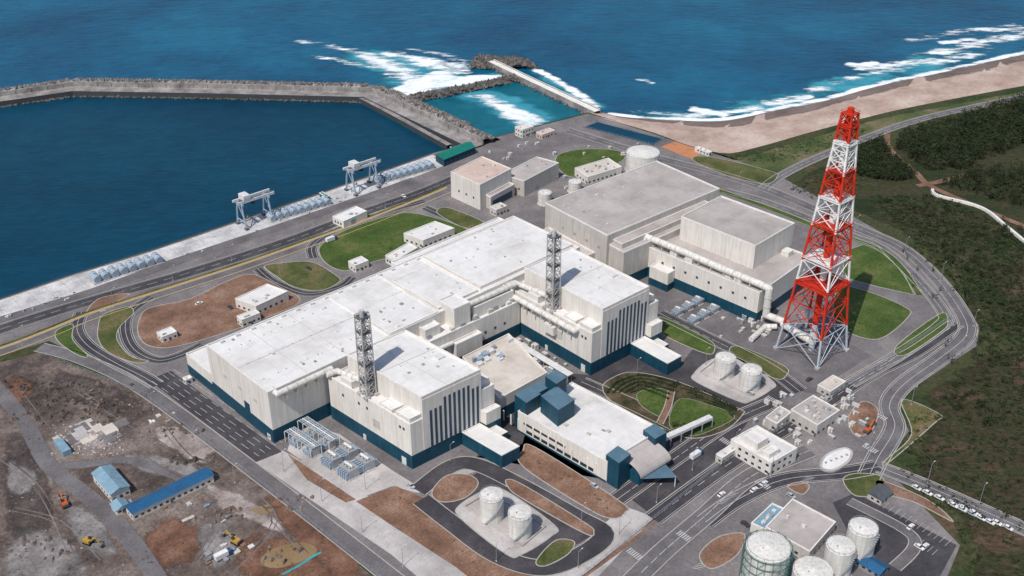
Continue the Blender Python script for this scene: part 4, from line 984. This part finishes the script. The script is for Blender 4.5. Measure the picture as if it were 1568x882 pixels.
for cu,cv,s_ in ((1440,400,25),(1500,420,30),(1540,470,30),(1480,360,25),(1530,360,25),(1520,560,30),(1420,330,20),(1550,640,20),(1470,620,16)):
    o=G(cu,cv)
    for i in range(26): 
        c=o+Vector((random.gauss(0,s_*.5),random.gauss(0,s_*.4),0)); tree(b,c,R(2.5,5),R(1.6,3))
b.done()
b=B('shrubs')
def bush(c,r,mat='shrub',n=12):
    V=[];F=[]
    for i in range(n):
        d=Vector((R(-1,1),R(-1,1),R(0,1)))*r*.7; z=r*.5;k=len(V); V+=[c+d+Vector((R(-1,1),R(-1,1),R(-.5,.6)))*z for _ in range(3)];F.append((k,k+1,k+2))
    b.add('foliage',mat,V,F)
for c in scatter([(1400,640),(1500,545),(1700,500),(1700,900),(1480,880),(1480,840),(1380,720)],1700): bush(c,R(.6,2.0),random.choice(('shrub','leaf')))
for c in scatter([(1330,300),(1450,300),(1600,380),(1600,500),(1510,500),(1440,410)],1800): bush(c,R(.7,2.4),random.choice(('shrub','leaf','leaf')))
for c in scatter([(1500,500),(1600,470),(1650,560),(1500,560)],300): bush(c,R(.7,2.2),'leaf')
for c in scatter([(1110,242),(1250,210),(1340,195),(1300,215),(1220,245),(1180,250)],300): bush(c,R(.6,1.5))
for c in scatter([(1200,285),(1300,240),(1330,275),(1300,330)],260): bush(c,R(.6,1.9))
for c in scatter([(1045,612),(1120,632),(1100,655),(1040,655)],14): bush(c,R(.5,1.1))
for c in scatter([(550,380),(650,340),(690,350),(600,385)],35): bush(c,R(.6,1.3))
for c in scatter([(10,570),(150,590),(200,650),(60,640)],120): bush(c,R(.5,1.2),'leaf')
for c in scatter([(810,695),(945,770),(935,785),(830,725)],60): bush(c,R(.4,.9))
for c in scatter([(230,480),(380,430),(440,455),(270,525)],30): bush(c,R(.4,.8))
for c in scatter([(560,772),(620,752),(860,900),(760,900)],40): bush(c,R(.3,.7))
b.done()
b=B('garden_tree')
for u,v in((1032,655),(1048,662),(1068,655),(1020,668)): tree(b,G(u,v),R(4,6),R(1.8,2.4),120,'shrub')
b.done()
marks.done()
# ---------------------------------------------------------------- light, camera
sc=bpy.context.scene
w=bpy.data.worlds.new('World'); sc.world=w; w.use_nodes=True; N=w.node_tree.nodes
sky=N.new('ShaderNodeTexSky'); sky.sky_type='NISHITA'; sky.sun_disc=False; el=math.radians(55); az=math.radians(213)
sky.sun_elevation=el; sky.sun_rotation=az; w.node_tree.links.new(sky.outputs[0],N['Background'].inputs['Color']); N['Background'].inputs['Strength'].default_value=.11
sd=bpy.data.lights.new('sun','SUN'); sd.energy=3.75; sd.angle=math.radians(.6); sd.color=(1,.945,.88); so=bpy.data.objects.new('sun',sd); sc.collection.objects.link(so)
sv=Vector((math.sin(az)*math.cos(el),math.cos(az)*math.cos(el),math.sin(el))); so.rotation_euler=sv.to_track_quat('Z','Y').to_euler()
cd=bpy.data.cameras.new('camera'); cam=bpy.data.objects.new('camera',cd); sc.collection.objects.link(cam); cam.location=(0,0,CH); cam.rotation_euler=(math.radians(90)-TH,0,0)
cd.sensor_width=36; cd.lens=36*FP/1568; cd.clip_end=20000; cd.clip_start=1; sc.camera=cam
sc.view_settings.view_transform='Standard'; sc.view_settings.look='None'; sc.view_settings.exposure=0
